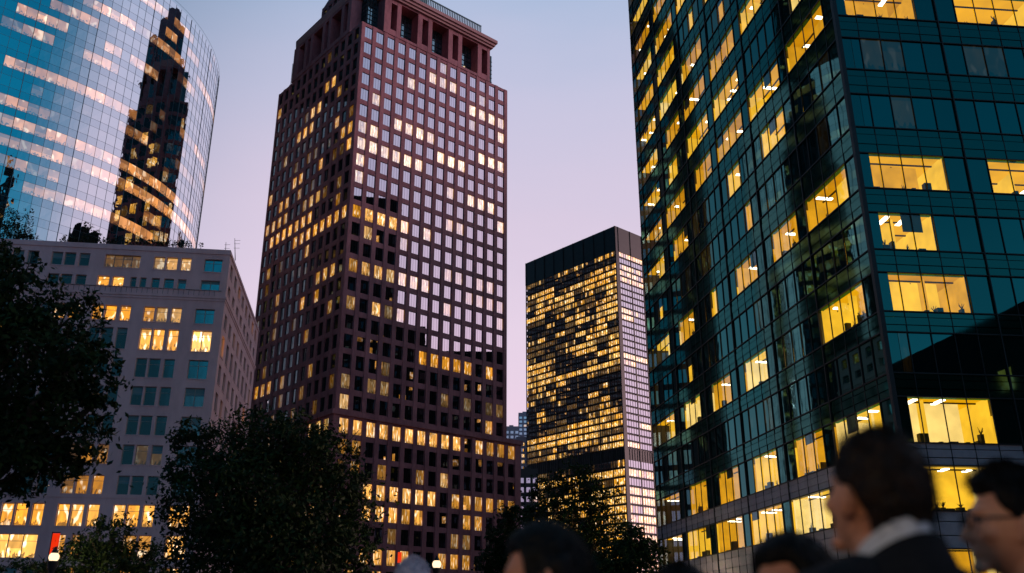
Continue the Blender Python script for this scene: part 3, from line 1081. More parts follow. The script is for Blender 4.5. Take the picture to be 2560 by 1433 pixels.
    # mullions and heavy vertical lines
    for F, n, per in ((LF, NL, 5), (RF, NR, 6)):
        for i in range(n + 1):
            a = i * (modr if per == 6 else mod)
            heavy = (i % per == 0) if per == 5 else (i % per == 5)
            if i == 0 or (per == 6 and i > NR - 1):
                continue
            t = 0.04 if heavy else 0.022
            F.box(fin, a - t, a + t, 0, top, 0.0, 0.13 if heavy else 0.07)
    # corner post, standing proud of both faces
    cpt = MB()
    d = LF.n * 0.14 + RF.n * 0.14
    pp = [P + d, P + d + RF.d * 0.2, P + RF.d * 0.2, P + LF.d * 0.2, P + d + LF.d * 0.2]
    pp = [Vector((p.x, p.y, 0)) for p in pp]
    c4 = [pp[0], pp[0] + RF.d * 0.28, pp[0] + RF.d * 0.28 + LF.d * 0.28, pp[0] + LF.d * 0.28]
    cpt.hexa(c4 + [p + Vector((0, 0, top)) for p in c4])
    cpt.build('corner_post', M['black_metal'], root)
    # body: floor slabs and back so that no daylight shows through
    body = MB()
    q = lambda a, l: RF.p + RF.d * a + LF.d * l
    for fi in range(nf):
        z1 = floors[fi][1]
        zt = floors[fi + 1][0] if fi + 1 < nf else top
        zz0, zz1 = z1 + 0.12, zt - 0.35
        c4 = [q(0.4, 0.4), q(mod * NR, 0.4), q(mod * NR, mod * NL), q(0.4, mod * NL)]
        body.hexa([p + Vector((0, 0, zz0)) for p in c4] + [p + Vector((0, 0, zz1)) for p in c4])
    # core behind the offices
    c4 = [q(6.2, 6.2), q(mod * NR, 6.2), q(mod * NR, mod * NL), q(6.2, mod * NL)]
    body.hexa(c4 + [p + Vector((0, 0, top - 0.1)) for p in c4])
    c4 = [q(6.2, mod * NL - 0.15), q(-0.02, mod * NL - 0.15), q(-0.02, mod * NL), q(6.2, mod * NL)]
    body.hexa([c4[1], c4[0], c4[3], c4[2]] + [p + Vector((0, 0, top)) for p in (c4[1], c4[0], c4[3], c4[2])])
    body.build('wall', M['dark_metal'], root)
    Spn.build('spandrel', M['spandrel_green'], root)
    pale.build('pale_spandrel', M['pale_panel'], root, label='pale stone spandrels of the two lowest storeys')
    dark_panel.build('dark_cladding', M['blind_green'], root)
    joint.build('sill_line', M['black_metal'], root)
    fin.build('mullion', M['black_metal'], root)
    # rooms
    for F, a0, a1, z0, z1, deep in rooms:
        rm, lampm, furn = MB(), MB(), MB()
        fl, cl = z0 - 0.55, z1 + 0.10
        i0, i1 = a0 + 0.04, a1 - 0.04
        o0, o1 = -0.14, -deep
        A = lambda a, z, o: F.pt(a, z, o)
        sd = rnd.random()
        cm = 0
        rm.quad(A(i0, cl, o0), A(i1, cl, o0), A(i1, cl, o1), A(i0, cl, o1), 0)
        rm.quad(A(i0, fl, o0), A(i0, fl, o1), A(i1, fl, o1), A(i1, fl, o0), 3)
        rm.quad(A(i0, fl, o1), A(i1, fl, o1), A(i1, cl, o1), A(i0, cl, o1), 1)
        rm.quad(A(i0, fl, o0), A(i0, cl, o0), A(i0, cl, o1), A(i0, fl, o1), 1)
        rm.quad(A(i1, fl, o0), A(i1, fl, o1), A(i1, cl, o1), A(i1, cl, o0), 1)
        # knee wall under the sill
        rm.quad(A(i0, fl, o0), A(i1, fl, o0), A(i1, z0, o0), A(i0, z0, o0), 3)
        # partitions, a door and pictures on the far walls, a column near the glass
        nm = max(1, int(round((a1 - a0) / mod)))
        for kk in range(1, nm):
            if rnd.random() < 0.35:
                aa = a0 + mod * kk
                F.box(rm, aa - 0.04, aa + 0.04, fl, cl, o1 + 0.02, o0 - rnd.uniform(0.3, 1.6), 1)
        for kk in range(rnd.randrange(1, 4)):
            aa = rnd.uniform(i0 + 0.1, max(i0 + 0.2, i1 - 0.9))
            zz = rnd.choice((fl, z0 + 0.3))
            F.box(rm, aa, min(aa + rnd.uniform(0.4, 0.9), i1 - 0.03), zz, zz + rnd.uniform(0.6, 2.0), o1 + 0.01, o1 + 0.08, 3)
        if rnd.random() < 0.4:
            aa = rnd.uniform(i0, i1 - 0.4)
            F.box(rm, aa, aa + 0.3, fl, cl, o0 - 1.9, o0 - 1.6, rnd.choice((1, 3)))
        for kk in range(2):
            oo = o0 - 1.2 - kk * 1.9
            F.box(rm, i0, i1, cl - 0.10, cl - 0.02, oo - 0.05, oo + 0.05, 3)
        # lamps in rows, each a shallow tray hung below the ceiling
        a = i0 + rnd.uniform(0.25, 0.7)
        while a < i1 - 0.35:
            o = o0 - rnd.uniform(0.3, 1.2)
            while o > o1 + 1.4:
                if rnd.random() < 0.55:
                    F.box(lampm, a, min(a + 0.3, i1 - 0.05), cl - 0.12, cl - 0.05, o - 1.15, o)
                o -= rnd.uniform(2.0, 2.6)
            a += rnd.uniform(1.2, 1.9)
        # furniture and plants on the sill
        a = i0 + 0.1
        while a < i1 - 0.3:
            wd = rnd.uniform(0.12, 0.55)
            if rnd.random() < 0.8:
                hh = rnd.choice((0.15, 0.2, 0.3, 0.45, 0.7)) * rnd.uniform(0.7, 1.2)
                F.box(furn, a, min(a + wd, i1 - 0.02), z0 - 0.3, z0 + hh, -0.75, -0.4)
                if rnd.random() < 0.35:
                    for t_ in range(9):
                        b0 = A(a + wd / 2, z0 + hh, -0.5)
                        tip = b0 + F.d * rnd.uniform(-0.22, 0.22) + Vector((0, 0, rnd.uniform(0.1, 0.42)))
                        sdv = F.d * 0.035
                        furn.quad(b0 - sdv, b0 + sdv, tip + sdv * 0.3, tip - sdv * 0.3)
            a += wd + rnd.uniform(0.05, 0.6)
        # half-drawn blind in some panes
        if rnd.random() < 0.4:
            k = rnd.randrange(max(1, int((a1 - a0) / mod)))
            F.quad(rm, a0 + mod * k + 0.05, a0 + mod * (k + 1) - 0.05, z1 - rnd.uniform(0.4, 1.2), z1, -0.1, 2)
        tone = rnd.choice(('', '', '', '_amber', '_amber', '_cream'))
        ro = rm.build('lit_office', [M['lit_ceiling' + tone], M['lit_wall' + tone], M['blind_cloth'], M['shadowy']], root)
        if lampm.f:
            lampm.build('ceiling_light', M['tube_lamp'], ro)
        if furn.f:
            furn.build('sill_furniture', M['shadowy'], ro)
    windows(wins, [WG, M['clear_green']], root, 100)
    return root


M['spandrel_green'] = glass_panel('green_spandrel_glass', 0.13, (0.26, 0.80, 0.70), (0.004, 0.018, 0.014), 0.05, 0.4, 0.05)
M['blind_green'] = glass_panel('blind_green_glass', 0.17, (0.27, 0.80, 0.74), (0.004, 0.015, 0.013), 0.02, 0.4, 0.05)
M['clear_green'] = clear_pane('clear_window_pane', 0.06, (0.5, 0.92, 1.0))
M['blind_cloth'] = matte('window_blind', (0.35, 0.26, 0.12), (0.42, 0.32, 0.16), 2.0, 0.9)
green_building()


# ------------------------------------------------------------------ the stone apartment block on the left
def stone_block():
    P = at(577, 627, 100.0)
    yr = R(7.64)
    base = Vector((P.x, P.y, 0))
    root = empty('stone_apartment_block', base, 'pale mauve stone apartment block with triple windows and a planted roof terrace, lower left', 'apartment building')
    FF = Face(P, yr, 1)                 # front: a runs negative to the left of the corner
    RF = Face(P, R(98.3), 1)            # right flank: a runs away from the corner
    z_top = 42.95 + H0
    rows = [(40.05, 41.65), (37.75, 38.95), (33.6, 35.4), (30.25, 32.75), (27.05, 29.25), (23.85, 26.0), (20.55, 22.7), (17.3, 19.45), (14.1, 16.1), (10.75, 13.05), (7.5, 9.9), (4.2, 6.6), (0.9, 3.3)]
    rows = [(a + H0, b + H0) for a, b in rows]
    wins, wsub = [], []
    frame_m = matte('window_frame', (0.30, 0.30, 0.30), (0.36, 0.36, 0.36), 2.0, 0.5)
    # window openings per row: (a0, a1, panes)
    single = [(-3.15, -1.0, 2)]
    trip = lambda e: [(e - 4.15, e - 2.95, 1), (e - 2.75, e - 1.5, 1), (e - 1.1, e + 0.05, 1)]
    T = [-4.72, -10.35, -15.9, -21.5, -27.1, -32.7, -38.3]
    op = {}
    for r in range(len(rows)):
        o = list(single)
        for i, e in enumerate(T):
            o += trip(e)
        op[r] = o
    op[0] = [(-2.85, -0.8, 2)] + trip(-4.4) + [(-14.05, -10.1, 4)] + trip(-15.8) + [(-22.4, -21.35, 1)] + sum((trip(e) for e in T[3:]), [])
    op[1] = [(-2.95, -0.82, 2)] + [(-5.55, -4.6, 1), (-7.1, -6.0, 1), (-8.5, -7.6, 1), (-9.8, -9.1, 1), (-10.85, -10.2, 1), (-12.85, -11.6, 1), (-14.5, -13.2, 1)] + trip(-15.8) + sum((trip(e) for e in T[3:]), [])
    op[10] = [(-3.1, -1.0, 2)] + [(-7.45, -6.1, 1), (-5.9, -4.6, 1)] + [(-13.9, -13.2, 1), (-12.6, -11.7, 1)] + [(-20.3, -15.95, 3), (-26.3, -21.7, 3), (-32, -27.5, 3)]
    lit = {(3, 0): (1.25, 1.0), (3, 1): (1.0, .7), (3, 2): (1.0, .3), (3, 3): (.9, .25), (2, 4): (.5, .05), (2, 5): (.95, .1), (2, 6): (.95, .05), (2, 1): (.5, .1), (2, 2): (.35, 1), (2, 3): (.55, .9),
           (0, 1): (.3, .9), (0, 2): (.55, .9), (0, 3): (.5, .9), (0, 4): (.12, .4), (1, 7): (.75, .3), (1, 6): (.95, .7)}
    for e in range(1, 13):
        lit[(9, e)] = (rnd.uniform(.85, 1.2), rnd.choice((.15, .3, .6)))
    lit.update({(9, 1): (1.0, .8), (8, 4): (.25, .1), (8, 5): (.4, .05), (8, 6): (.45, .05), (7, 4): (.08, .1), (7, 5): (.5, .1), (7, 6): (.25, .1), (10, 1): (.6, .4), (10, 2): (.6, .4), (10, 0): (1.0, .7), (10, 3): (.5, .2),
                (10, 4): (.4, .1), (10, 5): (1.3, 1), (10, 6): (1.0, .8), (11, 2): (.7, .2), (11, 3): (.6, .2), (11, 5): (.8, .2), (11, 6): (.7, .2), (11, 0): (.8, .3), (9, 0): (.9, .4), (2, 8): (.6, .3), (2, 9): (.6, .3), (3, 10): (.8, .4), (3, 11): (.8, .3),
                (4, 1): (.0, .0), (5, 5): (.06, .5), (7, 2): (.05, 1), (7, 3): (.06, 1)})
    wall = MB()
    LFT = -44.0

    def front(F, a_lo, a_hi, table, thick=0.45, flip=False):
        zs = [0.0]
        for z0, z1 in sorted(rows):
            zs += [z0, z1]
        zs.append(z_top)
        for i in range(0, len(zs), 2):
            F.box(wall, a_lo, a_hi, zs[i], zs[i + 1], -thick, 0)
        for r, (z0, z1) in enumerate(rows):
            o = sorted(table[r])
            p = a_lo
            for a0, a1, n in o:
                if a0 - p > 0.01:
                    F.box(wall, p, a0, z0, z1, -thick, 0)
                p = a1
            F.box(wall, p, a_hi, z0, z1, -thick, 0)

    def glaze(F, r, idx, a0, a1, n, v, h):
        z0, z1 = rows[r]
        mb, fr_, si, bl = MB(), MB(), MB(), MB()
        F.quad(mb, a0, a1, z0, z1, -0.34, 1)
        pw = (a1 - a0) / n
        sd = rnd.random()
        for a in (a0, a1 - 0.06):
            F.box(fr_, a, a + 0.06, z0, z1, -0.34, -0.22)
        F.box(fr_, a0 + 0.06, a1 - 0.06, z1 - 0.06, z1, -0.34, -0.22)
        F.box(fr_, a0 + 0.06, a1 - 0.06, z1 - (z1 - z0) * 0.3, z1 - (z1 - z0) * 0.3 + 0.04, -0.34, -0.27)
        F.box(si, a0 - 0.08, a1 + 0.08, z0 - 0.10, z0, -0.22, 0.06)
        for i in range(1, n):
            F.box(fr_, a0 + pw * i - 0.035, a0 + pw * i + 0.035, z0, z1, -0.34, -0.24)
        for i in range(n):
            F.quad(mb, a0 + pw * i + 0.05, a0 + pw * (i + 1) - 0.05, z0 + 0.05, z1 - 0.06, -0.30, 0, (v * rnd.uniform(.85, 1.1), h * 0.6, (sd + 0.37 * i) % 1, 1))
        # a roller blind drawn part of the way in some unlit windows
        if v < 0.1 and rnd.random() < 0.4:
            F.quad(bl, a0 + 0.06, a1 - 0.06, z1 - (z1 - z0) * rnd.uniform(0.15, 0.5), z1 - 0.06, -0.28)
        wins.append(mb)
        wsub.append([('frame', frame_m, fr_), ('sill', M['limestone'], si), ('blind', M['pale_blind'], bl)])
    front(FF, LFT, 0.0, op)
    for r in range(len(rows)):
        for i, (a0, a1, n) in enumerate(op[r]):
            v, h = lit.get((r, i), (0.0, 0.5))
            if (r, i) not in lit and i > 12 and rnd.random() < 0.3:
                v, h = 0.6, rnd.random() * 0.5
            glaze(FF, r, i, a0, a1, n, v, h)
    flank = {r: [(1.3 + 3.55 * c, 3.0 + 3.55 * c, 1) for c in range(8)] for r in range(len(rows))}
    front(RF, 0.0, 30.0, flank)
    for r in range(len(rows)):
        for i, (a0, a1, n) in enumerate(flank[r]):
            v, h = (1.0, .1) if (r, i) in ((3, 0), (6, 4), (8, 2), (4, 6)) else ((rnd.choice((.1, .4)), .1) if rnd.random() < .1 else (0, .5))
            glaze(RF, r, i, a0, a1, n, v, h)
    q = lambda a, l, z: FF.p + FF.d * a + RF.d * l + Vector((0, 0, z))
    c4 = [q(LFT, 0.6, 0), q(-0.6, 0.6, 0), q(-0.6, 29.6, 0), q(LFT, 29.6, 0)]
    wall.hexa([p + Vector((0, 0, 0.0)) for p in c4] + [p + Vector((0, 0, z_top - 1.0)) for p in c4])
    c4 = [q(LFT, 29.6, 0), q(0, 29.6, 0), q(0, 30, 0), q(LFT, 30, 0)]
    wall.hexa(c4 + [p + Vector((0, 0, z_top)) for p in c4])
    wall.build('wall', M['limestone'], root)
    # belt courses where the top storeys step
    bc = MB()
    for z, e in ((42.3, 0.10), (36.7, 0.16), (36.4, 0.08), (13.7, 0.06)):
        FF.box(bc, LFT, e, z + H0, z + H0 + 0.28, 0.0, e)
        RF.box(bc, 0, 30, z + H0, z + H0 + 0.28, 0.0, e)
    bc.build('belt_trim', M['limestone'], root)
    # terrace railing in front of the second storey from the top
    rl = MB()
    for k in range(74):
        a = LFT + 0.4 + k * 0.58
        FF.box(rl, a - 0.015, a + 0.015, 36.7 + H0 + 0.28, 37.7 + H0, 0.02, 0.05)
    FF.box(rl, LFT, -0.5, 37.66 + H0, 37.72 + H0, 0.01, 0.06)
    rl.build('terrace_railing', M['dark_metal'], root)
    windows(wins, [WL, M['dark_metal']], root, 100, subs=wsub)
    return root, q, z_top


M['pale_blind'] = matte('pale_blind', (0.10, 0.26, 0.30), (0.14, 0.31, 0.35), 2.0, 0.9)
block, bq, btop = stone_block()


# ------------------------------------------------------------------ distant pale buildings in the gap
def pale_far(name, px0, px1, py, Y, label, shades, grp):
    a, b = at(px0, py, Y), at(px1, py, Y)
    z = a.z
    root = empty(name, Vector(((a.x + b.x) / 2, Y, 0)), label, 'building', grp)
    m = MB()
    w_ = b.x - a.x
    m.box(a.x, b.x, Y, Y + w_, 0, z)
    m.build('wall', shades, root)
    f = MB()
    n = max(3, int(w_ / 4.0))
    k = z - 4
    fl = 0
    while k > z * 0.25:
        for i in range(n):
            x0 = a.x + w_ * (i + 0.2) / n
            v = 0.5 if rnd.random() < 0.15 else 0.0
            f.box(x0, x0 + w_ * 0.6 / n, Y - 0.05, Y + 0.2, k - 2.2, k, 0, (v, 0.6, rnd.random(), 1))
        k -= 4.0
    f.build('window_band', [WB], root)
    r_ = MB()
    r_.box(a.x + w_ * 0.3, a.x + w_ * 0.6, Y + 2, Y + w_ * 0.7, z, z + w_ * 0.12)
    r_.build('roof_plant_room', shades, root)


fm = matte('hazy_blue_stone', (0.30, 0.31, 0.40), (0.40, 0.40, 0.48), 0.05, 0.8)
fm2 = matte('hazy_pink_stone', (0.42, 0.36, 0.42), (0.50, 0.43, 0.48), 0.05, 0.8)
pale_far('far_office_building', 1296, 1330, 1032, 900.0, 'far grey blue tower just visible left of the black tower', fm, None)
pale_far('far_office_building', 1262, 1298, 1066, 760.0, 'far low pale building in the gap beside the granite tower', fm2, None)
pale_far('far_office_building', 1290, 1325, 1092, 620.0, 'far pinkish glass block at the foot of the black tower', fm2, None)
pale_far('low_dark_building', 1296, 1345, 1172, 400.0, 'low dark building with orange lit windows beside the base of the black tower', M['dark_metal'], None)


# ------------------------------------------------------------------ neighbouring towers out of view, several added to darken reflections or block light
M['neighbour_wall'] = matte('dull_dark_cladding', (0.006, 0.007, 0.008), (0.012, 0.013, 0.014), 0.3, 0.9, 0.05)


def neighbour(name, cx, cy, w_, d_, h, ang, label, seed):
    root = empty(name, Vector((cx, cy, 0)), label, 'skyscraper')
    ca, sa = math.cos(ang), math.sin(ang)
    T = lambda x, y, z: Vector((cx + x * ca - y * sa, cy + x * sa + y * ca, z))
    body, f = MB(), MB()

    def blk(x0, x1, y0, y1, z0, z1):
        body.hexa([T(x0, y0, z0), T(x1, y0, z0), T(x1, y1, z0), T(x0, y1, z0), T(x0, y0, z1), T(x1, y0, z1), T(x1, y1, z1), T(x0, y1, z1)])
    blk(-w_ / 2, w_ / 2, -d_ / 2, d_ / 2, 0, h)
    rr = random.Random(seed)
    for k in range(5):
        x = rr.uniform(-w_ / 2, w_ / 2 * 0.6)
        blk(x, x + w_ * rr.uniform(0.08, 0.22), -d_ / 2 + 1, d_ / 2 - 1, h, h + rr.uniform(2, 8))
    z = 6
    while z < h - 4:
        for side in (0, 1, 2, 3):
            ln = w_ if side < 2 else d_
            n = int(ln / 3)
            for i in range(n):
                v = rr.choice((0.2, 0.4, 0.8)) if rr.random() < 0.13 else 0.0
                u0, u1 = -ln / 2 + i * ln / n + 0.5, -ln / 2 + (i + 1) * ln / n - 0.5
                if side == 0:
                    pp = (T(u0, -d_ / 2 - .05, z), T(u1, -d_ / 2 - .05, z), T(u1, -d_ / 2 - .05, z + 2.3), T(u0, -d_ / 2 - .05, z + 2.3))
                elif side == 1:
                    pp = (T(u1, d_ / 2 + .05, z), T(u0, d_ / 2 + .05, z), T(u0, d_ / 2 + .05, z + 2.3), T(u1, d_ / 2 + .05, z + 2.3))
                elif side == 2:
                    pp = (T(-w_ / 2 - .05, u1, z), T(-w_ / 2 - .05, u0, z), T(-w_ / 2 - .05, u0, z + 2.3), T(-w_ / 2 - .05, u1, z + 2.3))
                else:
                    pp = (T(w_ / 2 + .05, u0, z), T(w_ / 2 + .05, u1, z), T(w_ / 2 + .05, u1, z + 2.3), T(w_ / 2 + .05, u0, z + 2.3))
                f.quad(*pp, 0, (v, rr.random() * .5, rr.random(), 1))
        z += 3.9
    body.build('wall', M['neighbour_wall'], root)
    f.build('window_band', [WN], root)


neighbour('dark_office_tower', 65, 134, 44, 30, 123, R(-20), 'tall dark office tower standing hidden behind the green glass building', 3)
neighbour('dark_office_block', 140, 158, 40, 46, 96, R(-10), 'broad dark office block mirrored in the granite tower', 4)
neighbour('low_office_block', 100, 138, 32, 26, 92, R(-20), 'narrow filler block added to close a bright gap mirrored in the granite tower', 14)  # filler added to block a strip of bright sky in the reflection
neighbour('dark_office_block', 205, 240, 70, 30, 140, R(-20), 'long dark unseen block added to shade the lower granite tower', 5)  # unseen, added to cast shade on the lower granite storeys
neighbour('slim_reflection_tower', 71, 32, 6, 6, 172, R(-30), 'slim dark tower added out of view to mirror at the left of the curved glass', 6)  # added for the dark streak it makes in the curved glass
neighbour('dark_occluder_tower', -332, 378, 160, 40, 430, R(45), 'very high dark tower added out of view to darken reflections in the green building', 8)  # unseen occluder, added so the long green face mirrors dark
neighbour('dark_occluder_tower', -172, 222, 55, 60, 235, R(0), 'dark tower added behind the curved glass tower to darken reflections in the granite tower', 9)  # occluder added off to the left, keeps bright sky out of the left granite face
neighbour('dark_occluder_tower', -350, 500, 40, 110, 400, R(0), 'dark tower added far to the left to darken reflections in the black tower', 12)  # another added occluder, hides the sky from the black tower's left face
neighbour('low_office_block', 80, 12, 40, 70, 30, R(0), 'low office block along the right of the plaza', 10)


# ------------------------------------------------------------------ trees
def crown_mesh(name, parent, blobs, n_leaf, size, mat_, seed, clump=26):
    """leaves scattered in clumps through the volume of several overlapping lobes"""
    rr = random.Random(seed)
    mb = MB()
    tot = sum(b[3] ** 2 for b in blobs)
    for (x, y, z, r, sq) in blobs:
        n = int(n_leaf * r * r / tot / clump)
        for _ in range(n):
            u = Vector((rr.gauss(0, 1), rr.gauss(0, 1), rr.gauss(0, 1))).normalized()
            rad = r * (0.40 + 0.62 * rr.random() ** 0.6) * (1.25 if rr.random() < 0.10 else 1.0)
            c = Vector((x, y, z)) + Vector((u.x * rad, u.y * rad, u.z * rad * sq))
            c.z -= rr.random() * r * 0.08
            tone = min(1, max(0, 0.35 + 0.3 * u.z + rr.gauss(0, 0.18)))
            cs = r * rr.uniform(0.07, 0.19)
            for _ in range(clump):
                p = c + Vector((rr.gauss(0, cs), rr.gauss(0, cs), rr.gauss(0, cs * 0.8)))
                nrm = (u + Vector((rr.gauss(0, .8), rr.gauss(0, .8), rr.gauss(0, .8)))).normalized()
                t = nrm.orthogonal().normalized()
                t.rotate(Matrix.Rotation(rr.random() * 6.28, 3, nrm))
                b = nrm.cross(t)
                s = size * rr.uniform(0.45, 1.45)
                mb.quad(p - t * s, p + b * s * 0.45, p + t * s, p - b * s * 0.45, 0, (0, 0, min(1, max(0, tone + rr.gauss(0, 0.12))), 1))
    return mb.build(name, mat_, parent)


def limb(mb, p0, p1, r0, r1, rr, seg=5, wob=0.06):
    L = (p1 - p0).length
    prev, pr = p0, r0
    for i in range(1, seg + 1):
        t = i / seg
        p = p0.lerp(p1, t)
        if i < seg:
            p += Vector((rr.gauss(0, wob * L), rr.gauss(0, wob * L), 0)) * 0.6
        r = r0 + (r1 - r0) * t
        mb.tube(prev, p, pr, r, 8)
        prev, pr = p, r


def tree(base, blobs, n_leaf, size, seed, label, trunk_r=0.25, fork=None, group='plaza trees', name='plaza_tree'):
    root = empty(name, base, label, 'tree', group)
    rr = random.Random(seed)
    tk = MB()
    zf = min(b[2] for b in blobs)
    fk = Vector(fork) if fork else Vector((base[0], base[1], max(base[2] + 2.0, zf - 1.0)))
    limb(tk, Vector(base), fk, trunk_r, trunk_r * 0.72, rr, 6, 0.02)
    for b in blobs:
        tip = Vector((b[0], b[1], b[2] + b[3] * 0.25))
        limb(tk, fk, tip, trunk_r * 0.5, trunk_r * 0.10, rr, 6)
        for _ in range(4):
            e = tip + Vector((rr.gauss(0, b[3] * .5), rr.gauss(0, b[3] * .5), rr.uniform(-.2, .7) * b[3]))
            limb(tk, fk.lerp(tip, rr.uniform(.4, .9)), e, trunk_r * 0.18, trunk_r * 0.04, rr, 4)
    tk.build('trunk', M['bark'], root, smooth=True)
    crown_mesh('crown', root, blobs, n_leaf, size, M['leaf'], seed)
    return root


def lobes(Y, lst):
    """lobes given by where they stand in the view (px, py, radius px) at distance Y"""
    o = []
    for (x, y, r, dy) in lst:
        p = at(x, y, Y + dy)
        o.append((p.x, p.y, p.z, r * Y / 2200, 0.85))
    return o


# left: near tree leaning in from the edge of the frame
p = at(-150, 1400, 19)
tree((p.x, p.y, PLAZA), lobes(19, [(20, 740, 120, 0), (150, 790, 95, .5), (60, 900, 170, 0), (195, 930, 95, -.4), (110, 1060, 150, .3), (30, 1150, 110, 0), (160, 1150, 75, .4), (-120, 820, 190, 0), (-130, 1050, 190, .4), (215, 870, 50, 0), (250, 1010, 42, 0), (-40, 640, 80, 0.3)]),
     26000, 0.075, 11, 'large dark leafy tree reaching in from the left edge in front of the stone block', 0.22)
p = at(660, 1430, 31)
tree((p.x, p.y, PLAZA), lobes(31, [(480, 1095, 60, 0), (560, 1130, 90, 1), (650, 1105, 95, 0), (720, 1100, 90, -.5), (800, 1150, 95, 0), (860, 1220, 65, .5), (520, 1250, 120, 0), (640, 1260, 170, 0), (780, 1280, 150, .5), (700, 1390, 190, 0), (540, 1390, 130, 0), (860, 1370, 75, 0), (455, 1180, 45, 0)]),
     42000, 0.085, 12, 'broad dark tree in front of the foot of the granite tower', 0.26)
p = at(270, 1430, 26)
tree((p.x, p.y, PLAZA), lobes(26, [(270, 1345, 55, 0), (210, 1395, 60, 0), (335, 1390, 55, .4), (265, 1440, 90, 0), (370, 1440, 45, 0), (60, 1450, 60, 0), (130, 1440, 45, .4)]), 11000, 0.06, 13, 'small low tree before the lit ground floor of the stone block', 0.12)
p = at(1440, 1430, 62)
tree((p.x, p.y, PLAZA), lobes(62, [(1440, 1190, 55, 0), (1380, 1240, 60, 1), (1490, 1245, 55, -1), (1420, 1310, 95, 0), (1340, 1330, 60, 0), (1520, 1330, 60, 0), (1440, 1400, 120, 0), (1330, 1290, 35, 0)]), 15000, 0.12, 14, 'thin crowned dark tree with lit windows of the black tower showing through', 0.25)
p = at(1585, 1430, 48)
tree((p.x, p.y, PLAZA), lobes(48, [(1585, 1350, 40, 0), (1550, 1385, 50, 0), (1620, 1380, 40, 0), (1590, 1425, 70, 0), (1510, 1420, 50, 0)]), 9000, 0.095, 15, 'small rounded dark tree at the left corner of the green building', 0.16)
p = at(1275, 1430, 70)
tree((p.x, p.y, PLAZA), lobes(70, [(1275, 1290, 32, 0), (1262, 1345, 45, 0), (1290, 1400, 55, 0), (1240, 1410, 45, 0)]), 8000, 0.13, 16, 'narrow dark tree at the right foot of the granite tower', 0.2)

# roof garden of the stone block
def roof_plant(name, cat, spots, n, size, seed, label, grp):
    root = empty(name, Vector((spots[0][0], spots[0][1], btop - 0.8)), label, cat, grp)
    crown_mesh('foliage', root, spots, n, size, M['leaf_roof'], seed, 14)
    st = MB()
    for s in spots:
        st.tube((s[0], s[1], btop - 1.0), (s[0], s[1], s[2]), 0.07, 0.03, 6)
    st.build('stem', M['bark'], root)


def on_roof(x, y, r, l=2.5, sq=1.0):
    p = at(x, y, 100)
    k = (100 + l) / 100
    return (p.x * k, p.y * k, (p.z - EYE) * k + EYE, r * 0.0453, sq)


roof_plant('roof_terrace_tree', 'tree', [on_roof(20, 545, 34), on_roof(55, 560, 30), on_roof(-10, 575, 40), on_roof(40, 590, 34), on_roof(70, 530, 14), on_roof(5, 525, 14)], 2600, 0.13, 21, 'bushy tree on the roof terrace at the far left of the stone block', None)
roof_plant('roof_terrace_shrub', 'shrub', [on_roof(222, 580, 20), on_roof(212, 562, 9), on_roof(238, 590, 16)], 900, 0.10, 22, 'spiky shrub rising from the hedge on the stone block roof', None)
roof_plant('roof_terrace_shrub', 'shrub', [on_roof(503, 612, 6, 1.5)], 160, 0.08, 23, 'tiny round shrub alone near the corner of the stone block roof', None)
for i, (x0, x1, y, lb) in enumerate(((20, 92, 588, 'clipped dark hedge left of the gap on the stone block roof'), (156, 300, 596, 'clipped dark hedge with the spiky shrub on the stone block roof'), (312, 478, 602, 'longest clipped dark hedge in front of the mirrored tower on the stone block roof'))):
    root_spots = [on_roof(x, y + (x - x0) * 0.06, 10, 2.0) for x in range(x0, x1, 8)]
    roof_plant('roof_hedge', 'hedge', root_spots, 2200, 0.085, 30 + i, lb, 'hedges on the stone block roof')
for i, (x, y0, y1, lb) in enumerate(((587, 596, 660, 'taller thin aerial on the corner of the stone block roof'), (565, 606, 640, 'shorter thin aerial near the corner of the stone block roof'))):
    a, b = on_roof(x, y1, 1, 1.0 + 2 * i), on_roof(x, y0, 1, 1.0 + 2 * i)
    a = (a[0], a[1], btop - 0.9)
    root = empty('roof_aerial', Vector(a[:3]), lb, 'aerial', 'aerials on the stone block roof')
    m = MB()
    m.tube(a, b[:3], 0.06, 0.03, 6)
    m.build('mast', M['dark_metal'], root)
    m = MB()
    for t in (0.55, 0.75, 0.9):
        zz = a[2] + (b[2] - a[2]) * t
        m.tube((a[0] - 0.35, a[1], zz), (a[0] + 0.35, a[1], zz), 0.02, 0.02, 5)
    m.build('crossbar', M['dark_metal'], root)


# ------------------------------------------------------------------ street lamps, red sign, signal
M['globe'] = glow('lamp_globe', (1.0, 0.74, 0.45), 1.7)


